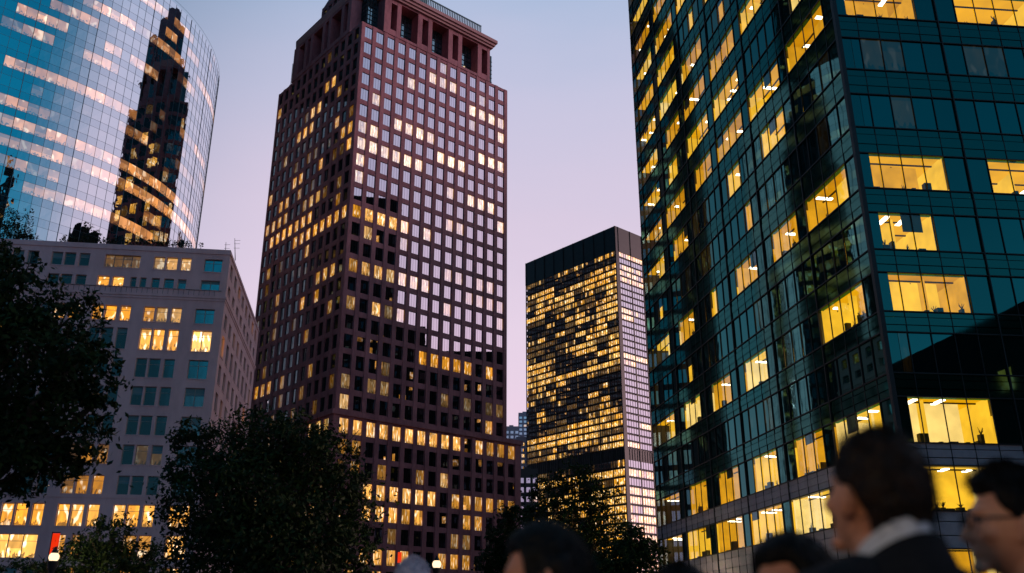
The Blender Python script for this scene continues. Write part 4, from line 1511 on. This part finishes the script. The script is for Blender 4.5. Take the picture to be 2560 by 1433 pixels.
def street_lamp(x, y, Y, r, label, power=220, c=None):
    c = c or at(x, y, Y)
    root = empty('street_lamp', Vector((c.x, c.y, 0)), label, 'street lamp', 'globe street lamps')
    m = MB()
    m.lathe((c.x, c.y, 0), [(0.22, 0), (0.22, 0.25), (0.13, 0.45), (0.09, 1.0), (0.06, c.z - r - 0.25), (0.10, c.z - r - 0.15), (0.14, c.z - r + 0.03), (0.0, c.z - r + 0.04)], 14)
    m.build('post', M['black_metal'], root, smooth=True)
    m = MB()
    m.lathe((c.x, c.y, c.z), [(0.0, -r)] + [(r * math.cos(R(a)), r * math.sin(R(a))) for a in range(-75, 80, 15)] + [(0.0, r)], 18)
    m.build('lamp_globe', M['globe'], root, smooth=True)
    m = MB()
    m.lathe((c.x, c.y, c.z + r), [(0.09, -0.03), (0.06, 0.05), (0.02, 0.12), (0.0, 0.14)], 10)
    m.build('cap', M['black_metal'], root, smooth=True)
    l = bpy.data.lights.new('lamp_light', 'POINT')
    l.energy = power
    l.color = (1.0, 0.72, 0.42)
    l.shadow_soft_size = r * 1.5
    lo = bpy.data.objects.new('lamp_light', l)
    lo.location = (0, 0, c.z)
    lo.parent = root
    COL.objects.link(lo)


street_lamp(135, 1393, 24.0, 0.125, 'glowing globe lamp on a dark post before the stone block')
street_lamp(1092, 1411, 30.0, 0.14, 'glowing globe lamp before the granite tower beside the grey haired person')

street_lamp(1790, 1480, 55.0, 0.15, 'globe lamp below the view beside the long face of the green building', 1100)
street_lamp(1690, 1482, 78.0, 0.15, 'globe lamp below the view at the far end of the green building', 1100)
street_lamp(2010, 1500, 40.0, 0.15, 'globe lamp below the view near the corner of the green building', 900)
street_lamp(0, 0, 0, 0.15, 'globe lamp added out of view behind the photographer to warm the people', 460, Vector((-2.6, -2.2, 3.5)))  # added lamp, never in view, warms the people from behind
# red banner hanging by the entrance of the stone block
a = at(137, 1360, 92.0)
root = empty('red_banner', Vector((a.x, a.y, 0)), 'bright red lit banner sign hanging beside the entrance of the stone block', 'banner')
m = MB()
m.box(a.x - 0.34, a.x + 0.34, a.y - 0.05, a.y + 0.05, a.z - 1.0, a.z + 1.0)
m.build('panel', glow('red_lightbox', (0.95, 0.035, 0.005), 0.9, 0.2, 1.0), root)
m = MB()
m.tube((a.x - 0.45, a.y + 0.1, 0), (a.x - 0.45, a.y + 0.1, a.z + 1.15), 0.06, 0.05, 8)
m.box(a.x - 0.45, a.x + 0.36, a.y - 0.03, a.y + 0.03, a.z + 1.04, a.z + 1.12)
m.build('bracket', M['black_metal'], root)

a = at(999, 1394, 110.0)
root = empty('red_sign', Vector((a.x, a.y, 0)), 'small red lit sign behind the grey haired person', 'sign')
m = MB()
m.box(a.x - 0.22, a.x + 0.22, a.y - 0.06, a.y + 0.06, a.z - 0.6, a.z + 0.6)
m.build('panel', glow('red_sign_light', (0.95, 0.05, 0.01), 0.9), root)
m = MB()
m.tube((a.x, a.y + 0.15, 0), (a.x, a.y + 0.15, a.z + 0.5), 0.07, 0.06, 8)
m.build('post', M['black_metal'], root)
#PEOPLE
# ------------------------------------------------------------------ people
M['skin_fair'] = matte('skin', (0.60, 0.24, 0.13), (0.70, 0.31, 0.18), 9.0, 0.5, 0.4)
M['skin_warm'] = matte('warm_skin', (0.54, 0.21, 0.11), (0.64, 0.27, 0.16), 9.0, 0.5, 0.4)
M['hair_black'] = matte('black_hair', (0.003, 0.0025, 0.002), (0.009, 0.007, 0.006), 30.0, 0.6, 0.15)
M['hair_brown'] = matte('dark_brown_hair', (0.010, 0.006, 0.004), (0.034, 0.018, 0.011), 30.0, 0.6, 0.15)
M['hair_grey'] = matte('grey_hair', (0.50, 0.42, 0.48), (0.66, 0.57, 0.62), 30.0, 0.6, 0.3)
M['suit'] = matte('black_suit_cloth', (0.006, 0.006, 0.008), (0.012, 0.012, 0.014), 14.0, 0.85, 0.2)
M['shirt'] = matte('white_shirt', (0.62, 0.60, 0.62), (0.72, 0.70, 0.72), 8.0, 0.8, 0.2)
M['coat'] = matte('dark_coat_cloth', (0.012, 0.011, 0.014), (0.024, 0.022, 0.026), 8.0, 0.9, 0.2)
M['trousers'] = matte('dark_trousers', (0.010, 0.010, 0.013), (0.020, 0.020, 0.024), 8.0, 0.9, 0.2)
M['shoe'] = matte('shoe_leather', (0.006, 0.005, 0.005), (0.014, 0.012, 0.010), 8.0, 0.4, 0.5)
M['eye'] = matte('eye', (0.02, 0.015, 0.012), (0.05, 0.04, 0.03), 40.0, 0.2, 0.6)


class Lump:
    """overlapping closed shapes, fused into one continuous skin by a voxel remesh"""

    def __init__(s):
        s.v, s.f = [], []

    def ell(s, c, r, rot=None, n=20, m=12, fn=None):
        i0 = len(s.v)
        c = Vector(c)
        for i in range(1, m):
            th = math.pi * i / m
            for k in range(n):
                ph = 2 * math.pi * k / n
                p = Vector((math.sin(th) * math.cos(ph) * r[0], math.sin(th) * math.sin(ph) * r[1], math.cos(th) * r[2]))
                if fn:
                    p = fn(p)
                if rot:
                    p = rot @ p
                s.v.append(c + p)
        t, b = Vector((0, 0, r[2])), Vector((0, 0, -r[2]))
        if fn:
            t, b = fn(t), fn(b)
        if rot:
            t, b = rot @ t, rot @ b
        s.v += [c + t, c + b]
        ti, bi = len(s.v) - 2, len(s.v) - 1
        for i in range(m - 2):
            for k in range(n):
                a = i0 + i * n + k
                b_ = i0 + i * n + (k + 1) % n
                s.f.append((a, a + n, b_ + n, b_))
        for k in range(n):
            s.f.append((ti, i0 + k, i0 + (k + 1) % n))
            s.f.append((bi, i0 + (m - 2) * n + (k + 1) % n, i0 + (m - 2) * n + k))

    def cap(s, a, b, ra, rb, sq=1.0, n=14):
        """tapered limb from a to b with round ends; sq flattens it front to back"""
        a, b = Vector(a), Vector(b)
        ax = (b - a)
        L = ax.length
        ax.normalize()
        u = ax.cross(Vector((0, 1, 0)))
        if u.length < 0.05:
            u = ax.cross(Vector((1, 0, 0)))
        u.normalize()
        v = ax.cross(u)
        prof = [(-math.cos(R(t)) * ra, math.sin(R(t)) * ra) for t in (20, 45, 70)] + [(0, ra), (L * .33, ra + (rb - ra) * .33), (L * .66, ra + (rb - ra) * .66), (L, rb)] + [(L + math.cos(R(t)) * rb, math.sin(R(t)) * rb) for t in (70, 45, 20)]
        i0 = len(s.v)
        for d, r in prof:
            for k in range(n):
                t = 2 * math.pi * k / n
                s.v.append(a + ax * d + u * math.cos(t) * r + v * math.sin(t) * r * sq)
        for i in range(len(prof) - 1):
            for k in range(n):
                q = i0 + i * n + k
                w_ = i0 + i * n + (k + 1) % n
                s.f.append((q, w_, w_ + n, q + n))
        s.f.append(tuple(i0 + k for k in range(n))[::-1])
        s.f.append(tuple(i0 + (len(prof) - 1) * n + k for k in range(n)))

    def build(s, name, mat_, parent, voxel, smooth=4, xf=None, disp=0.0):
        me = bpy.data.meshes.new(name)
        me.from_pydata([tuple(xf @ p if xf else p) for p in s.v], [], s.f)
        bm = bmesh.new()
        bm.from_mesh(me)
        bmesh.ops.recalc_face_normals(bm, faces=bm.faces)
        bm.to_mesh(me)
        bm.free()
        tmp = bpy.data.objects.new('lump', me)
        COL.objects.link(tmp)
        r = tmp.modifiers.new('r', 'REMESH')
        r.mode = 'VOXEL'
        r.voxel_size = voxel
        sm = tmp.modifiers.new('s', 'SMOOTH')
        sm.iterations = smooth
        sm.factor = 0.5
        dg = bpy.context.evaluated_depsgraph_get()
        out_ = bpy.data.meshes.new_from_object(tmp.evaluated_get(dg))
        bpy.data.objects.remove(tmp)
        bpy.data.meshes.remove(me)
        out_.name = name
        out_.materials.clear()
        out_.materials.append(mat_)
        if disp:
            for v in out_.vertices:
                v.co += v.normal * disp * (noise.noise(v.co * 38.0) + 0.7 * noise.noise(v.co * 90.0))
        out_.polygons.foreach_set('use_smooth', [True] * len(out_.polygons))
        o = bpy.data.objects.new(name, out_)
        COL.objects.link(o)
        o.parent = parent
        return o


def person(head_c, az, label, hair='short', skin='skin_fair', hair_m='hair_black', pitch=0.0, tilt=0.0, suit=False, glasses=False, woman=False, seed=1, group='people in front of the camera', lift=0.0):
    rr = random.Random(seed)
    base = Vector((head_c.x, head_c.y, PLAZA))
    root = empty('person', base, label, 'person', group)
    root.rotation_euler = (0, 0, -az)
    H = head_c.z - PLAZA + 0.118
    k = H / 1.75
    wd = 0.90 if woman else 1.0
    hz = H - 0.118
    # the head in its own frame: x to the person's right, y to the face, z up
    hr = Matrix.Translation(Vector((0, 0, hz))) @ Matrix.Translation(Vector((0, -0.02, -0.07))) @ Matrix.Rotation(pitch, 4, 'X') @ Matrix.Rotation(tilt, 4, 'Y') @ Matrix.Translation(Vector((0, 0.02, 0.07)))
    hd = Lump()

    def skull(p):
        t = max(0.0, -p.z / 0.118)
        u = max(0.0, p.z / 0.118)
        p = Vector(p)
        p.x *= 1 - 0.34 * t ** 1.7
        if p.y > 0:
            p.y = p.y * (1 - 0.10 * t) + 0.014 * t
            p.y *= 1 - 0.10 * u ** 2
        else:
            p.y *= 1 - 0.45 * t ** 1.3 + 0.06 * u
        return p
    hd.ell((0, 0, 0), (0.074, 0.096, 0.118), None, 28, 20, skull)
    hd.ell((0, 0.082, -0.095), (0.026, 0.020, 0.017))                 # chin
    hd.ell((0, 0.080, 0.032), (0.052, 0.016, 0.012))                  # brow
    hd.cap((0, 0.090, 0.018), (0, 0.112, -0.026), 0.0085, 0.0115)     # nose
    hd.ell((0.012, 0.100, -0.032), (0.009, 0.010, 0.008))
    hd.ell((-0.012, 0.100, -0.032), (0.009, 0.010, 0.008))
    hd.ell((0, 0.093, -0.057), (0.023, 0.010, 0.006))                 # lips
    hd.ell((0, 0.091, -0.067), (0.020, 0.010, 0.007))
    for sx in (1, -1):
        hd.ell((sx * 0.046, 0.068, -0.018), (0.022, 0.020, 0.020))    # cheek bones
        er = Matrix.Rotation(sx * R(-22), 3, 'Z') @ Matrix.Rotation(R(-12), 3, 'X')
        hd.ell((sx * 0.087, -0.008, -0.006), (0.009, 0.021, 0.034), er)
        hd.ell((sx * 0.095, -0.018, 0.004), (0.010, 0.010, 0.026), er)
        hd.ell((sx * 0.078, -0.004, -0.006), (0.012, 0.014, 0.022), er)
        hd.ell((sx * 0.078, 0.004, -0.034), (0.007, 0.008, 0.010), er)
    L = Lump()
    L.v = [hr @ p for p in hd.v]
    L.f = hd.f
    nb = hr @ Vector((0, -0.022, -0.075))
    sh = hz - (0.27 - lift) * k
    L.cap(nb, (0, -0.045, sh + 0.02), 0.054 * wd, 0.062 * wd)
    L.cap((-0.09 * wd, -0.045, sh + 0.005), (-0.18 * wd, -0.035, sh - 0.025), 0.046, 0.052)
    L.cap((0.09 * wd, -0.045, sh + 0.005), (0.18 * wd, -0.035, sh - 0.025), 0.046, 0.052)
    L.cap((-0.05, -0.05, sh + 0.015), (0.05, -0.05, sh + 0.015), 0.05, 0.05)
    L.ell((0, -0.03, sh - 0.16 * k), (0.165 * wd, 0.108, 0.21 * k))
    L.ell((0, -0.02, sh - 0.36 * k), (0.135 * wd, 0.095, 0.16 * k))
    L.ell((0, -0.03, sh - 0.50 * k), (0.160 * wd, 0.110, 0.12 * k))
    hip = sh - 0.54 * k
    arms, legs = [], []
    for sx in (1, -1):
        a0 = Vector((sx * 0.195 * wd, -0.035, sh - 0.02))
        a1 = Vector((sx * 0.245 * wd, -0.055, sh - 0.30 * k))
        a2 = Vector((sx * 0.235 * wd, 0.045, sh - 0.545 * k))
        arms.append((a0, a1, a2))
        L.cap(a0, a1, 0.050 * wd, 0.040 * wd)
        L.cap(a1, a2, 0.041 * wd, 0.027 * wd)
        d = (a2 - a1).normalized()
        pc = a2 + d * 0.055
        L.cap(a2 + d * 0.01, a2 + d * 0.085, 0.024, 0.034, 0.62)
        for i, (off, ln) in enumerate(((-0.026, 0.062), (-0.009, 0.074), (0.009, 0.070), (0.025, 0.055))):
            f0 = a2 + d * 0.095 + Vector((0, off, off * 0.3))
            f1 = f0 + d * ln * 0.55 + Vector((-sx * 0.008, 0.004, 0))
            f2 = f1 + d * ln * 0.50 + Vector((-sx * 0.022, 0.006, 0.004))
            L.cap(f0, f1, 0.0098, 0.0088, 1, 8)
            L.cap(f1, f2, 0.0088, 0.0078, 1, 8)
        t0 = a2 + d * 0.035 + Vector((-sx * 0.012, 0.026, 0))
        t1 = t0 + d * 0.035 + Vector((-sx * 0.016, 0.020, 0))
        L.cap(t0, t1, 0.0125, 0.0105, 1, 8)
        L.cap(t1, t1 + d * 0.03 + Vector((-sx * 0.008, 0.004, 0)), 0.0105, 0.009, 1, 8)
        l0, l1, l2 = Vector((sx * 0.09 * wd, -0.03, hip)), Vector((sx * 0.10 * wd, -0.01, hip - 0.42 * k)), Vector((sx * 0.105 * wd, -0.045, 0.09))
        legs.append((l0, l1, l2))
        L.cap(l0, l1, 0.082 * wd, 0.056 * wd)
        L.cap(l1, l2, 0.057 * wd, 0.036 * wd)
        L.cap((l2.x, l2.y - 0.02, 0.045), (l2.x * 1.15, l2.y + 0.15, 0.035), 0.036, 0.030)
    L.build('body', M[skin], root, 0.0078, 3)
    # eyes
    for sx in (1, -1):
        e = Lump()
        e.ell(hr @ Vector((sx * 0.031, 0.0815, 0.011)), (0.014, 0.010, 0.007))
        e.build('eye', M['eye'], root, 0.003, 1)
    # jacket or coat, trousers, shoes
    J = Lump()
    gx = 0.018
    J.cap((-0.095 * wd, -0.045, sh + 0.018), (-0.185 * wd, -0.04, sh - 0.02), 0.062, 0.070)
    J.cap((0.095 * wd, -0.045, sh + 0.018), (0.185 * wd, -0.04, sh - 0.02), 0.062, 0.070)
    J.cap((-0.06, -0.075, sh + 0.025), (0.06, -0.075, sh + 0.025), 0.05, 0.05)
    J.ell((0, -0.03, sh - 0.16 * k), (0.185 * wd, 0.130, 0.235 * k))
    J.ell((0, -0.02, sh - 0.36 * k), (0.165 * wd, 0.118, 0.18 * k))
    J.ell((0, -0.03, sh - 0.52 * k), (0.185 * wd, 0.132, 0.17 * k))
    for a0, a1, a2 in arms:
        J.cap(a0, a1, 0.066, 0.054)
        J.cap(a1, a1.lerp(a2, 0.97), 0.054, 0.042)
    J.build('jacket' if suit else 'coat', M['suit' if suit else 'coat'], root, 0.010, 4)
    T = Lump()
    T.ell((0, -0.03, hip + 0.03), (0.165 * wd, 0.118, 0.12 * k))
    for l0, l1, l2 in legs:
        T.cap(l0, l1, 0.094, 0.070)
        T.cap(l1, l2 + Vector((0, 0, -0.01)), 0.070, 0.062)
    T.build('trousers', M['trousers'], root, 0.012, 3)
    for l0, l1, l2 in legs:
        F_ = Lump()
        F_.cap((l2.x, l2.y - 0.03, 0.046), (l2.x * 1.15, l2.y + 0.165, 0.036), 0.046, 0.036)
        F_.build('shoe', M['shoe'], root, 0.008, 2)
    if suit:
        # shirt collar standing round the neck, folded over, and the jacket collar below it
        mb = MB()
        n = 30
        rings = []
        for (rx, ry, z) in ((0.072, 0.074, sh + 0.05), (0.066, 0.070, sh + 0.140), (0.071, 0.076, sh + 0.145), (0.078, 0.084, sh + 0.11), (0.088, 0.092, sh + 0.085)):
            rings.append([Vector((math.cos(2 * math.pi * i / n) * rx, -0.042 + math.sin(2 * math.pi * i / n) * ry, z - 0.048 * (1 + math.sin(2 * math.pi * i / n)))) for i in range(n)])
        for a, b in zip(rings[:-1], rings[1:]):
            for i in range(n):
                mb.quad(a[i], a[(i + 1) % n], b[(i + 1) % n], b[i])
        o = mb.build('shirt_collar', M['shirt'], None, smooth=True)
        o.parent = root
        mb = MB()
        rings = []
        for (rx, ry, z) in ((0.082, 0.087, sh + 0.112), (0.088, 0.094, sh + 0.110), (0.118, 0.108, sh + 0.055), (0.135, 0.112, sh + 0.02)):
            rings.append([Vector((math.cos(2 * math.pi * i / n) * rx, -0.052 + math.sin(2 * math.pi * i / n) * ry, z - 0.048 * (1 + math.sin(2 * math.pi * i / n)))) for i in range(n)])
        for a, b in zip(rings[:-1], rings[1:]):
            for i in range(n):
                mb.quad(a[i], a[(i + 1) % n], b[(i + 1) % n], b[i])
        o = mb.build('jacket_collar', M['suit'], None, smooth=True)
        o.parent = root
    # hair: a cap following the skull down to the hair line, then loose locks through it
    hl = Lump()

    def hair_edge(ph):
        # height of the hair line for a direction round the head (0 = face)
        a = abs(math.atan2(math.sin(ph), math.cos(ph)))
        if a < R(50):
            return 0.072
        if a < R(75):
            return 0.072 - (a - R(50)) / R(25) * 0.05
        if a < R(100):
            return 0.022 - (a - R(75)) / R(25) * 0.008
        return 0.014 - min(1, (a - R(100)) / R(40)) * 0.095
    n, m = 36, 22
    outer, inner = [], []
    thick = 0.020 if hair == 'short' else 0.024
    for i in range(m + 1):
        for q in range(n):
            ph = 2 * math.pi * q / n
            zlo = hair_edge(ph)
            zt = 0.118
            th = math.acos(max(-1, min(1, zlo / 0.118))) * i / m
            p = Vector((math.sin(th) * math.sin(ph) * 0.074, math.sin(th) * math.cos(ph) * 0.096, math.cos(th) * 0.118))
            s_ = skull(p)
            nr = Vector((s_.x / 0.074, s_.y / 0.096, s_.z / 0.118)).normalized()
            e = min(1.0, (m - i) / 5.0 + 0.35)
            up = 1.0 + (0.7 if hair == 'short' else 0.1) * max(0, nr.z) * max(0.2, 0.5 + nr.y)
            outer.append(s_ + nr * thick * e * up)
            inner.append(s_ - nr * 0.006)
    i0 = 0
    hl.v = [hr @ p for p in outer] + [hr @ p for p in inner]
    o_ = len(outer)
    for i in range(m):
        for q in range(n):
            a, b = i * n + q, i * n + (q + 1) % n
            hl.f.append((a, a + n, b + n, b))
            hl.f.append((o_ + a, o_ + b, o_ + b + n, o_ + a + n))
    for q in range(n):
        a, b = m * n + q, m * n + (q + 1) % n
        hl.f.append((a, o_ + a, o_ + b, b))
    if hair == 'long':
        for t in range(-4, 5):
            x = t * 0.020
            hl.cap(hr @ Vector((x, -0.085 + abs(x) * 0.5, 0.03)), (x * 1.25, -0.115 + abs(x) * 0.45, sh - 0.02 - rr.random() * 0.05), 0.026, 0.022)
        for sx in (1, -1):
            hl.cap(hr @ Vector((sx * 0.078, -0.01, 0.03)), (sx * 0.095, -0.02, sh + 0.02), 0.022, 0.020)
            hl.cap(hr @ Vector((sx * 0.070, 0.030, 0.055)), hr @ Vector((sx * 0.085, 0.012, -0.09)), 0.016, 0.015)
    ho = hl.build('hair', M[hair_m], root, 0.0055, 2, disp=0.006 if hair == 'short' else 0.003)
    locks = MB()
    for _ in range(2600):
        i = rr.randrange(m) * n + rr.randrange(n)
        p = hr @ outer[i]
        c0 = hr @ Vector((0, 0, 0))
        nr = (p - c0).normalized()
        back = (hr.to_3x3() @ Vector((0, -0.5, -0.9))).normalized()
        dirn = (nr * (0.75 if hair == 'short' else 0.25) + back * (0.35 if hair == 'short' else 1.0) + Vector((rr.gauss(0, .35), rr.gauss(0, .35), rr.gauss(0, .35)))).normalized()
        ln = rr.uniform(0.010, 0.026)
        sd = dirn.orthogonal().normalized() * 0.0016
        locks.quad(p - sd, p + sd, p + dirn * ln + sd * 0.3, p + dirn * ln - sd * 0.3)
    o = locks.build('loose_hair', M[hair_m], None)
    o.parent = root
    if glasses:
        mb = MB()
        for sx in (1, -1):
            c = Vector((sx * 0.033, 0.106, 0.010))
            pts = [c + Vector((math.cos(t) * 0.026, -abs(math.cos(t)) * 0.003, math.sin(t) * 0.019)) for t in [2 * math.pi * i / 16 for i in range(16)]]
            for i in range(16):
                mb.tube(hr @ pts[i], hr @ pts[(i + 1) % 16], 0.0028, 0.0028, 6)
            mb.tube(hr @ (c + Vector((sx * 0.026, -0.003, 0.004))), hr @ Vector((sx * 0.082, 0.0, 0.016)), 0.0026, 0.0022, 6)
        mb.tube(hr @ Vector((-0.008, 0.106, 0.014)), hr @ Vector((0.008, 0.106, 0.014)), 0.0024, 0.0024, 6)
        o = mb.build('glasses', M['black_metal'], None)
        o.parent = root
    return root


# the man looking away, in front on the right
person(at(2172, 1262, 1.88), R(-24), 'man with short dark hair in black suit and white collar, seen from behind', 'short', 'skin_fair', 'hair_brown', R(14), R(3), suit=True, seed=3, lift=0.075)
person(at(2530, 1322, 2.22), R(-78), 'man in glasses in profile at the right edge, behind the suited man', 'short', 'skin_fair', 'hair_black', R(4), 0, glasses=True, seed=4)
person(at(2000, 1492, 2.14), R(-118), 'dark haired woman low in the view beside the suited man, only forehead and hair showing', 'long', 'skin_warm', 'hair_black', R(-4), R(4), woman=True, seed=5)
person(at(1370, 1452, 2.30), R(-84), 'person with thick black hair in front of the tree at bottom centre', 'long', 'skin_warm', 'hair_black', R(-6), 0, woman=True, seed=6)
person(at(1030, 1466, 5.2), R(10), 'grey haired person under the globe lamp, seen from behind', 'short', 'skin_fair', 'hair_grey', R(0), 0, seed=7)
person(at(1705, 1520, 3.4), R(-30), 'black haired person barely showing above the bottom edge before the green building', 'short', 'skin_fair', 'hair_black', R(0), 0, seed=8)
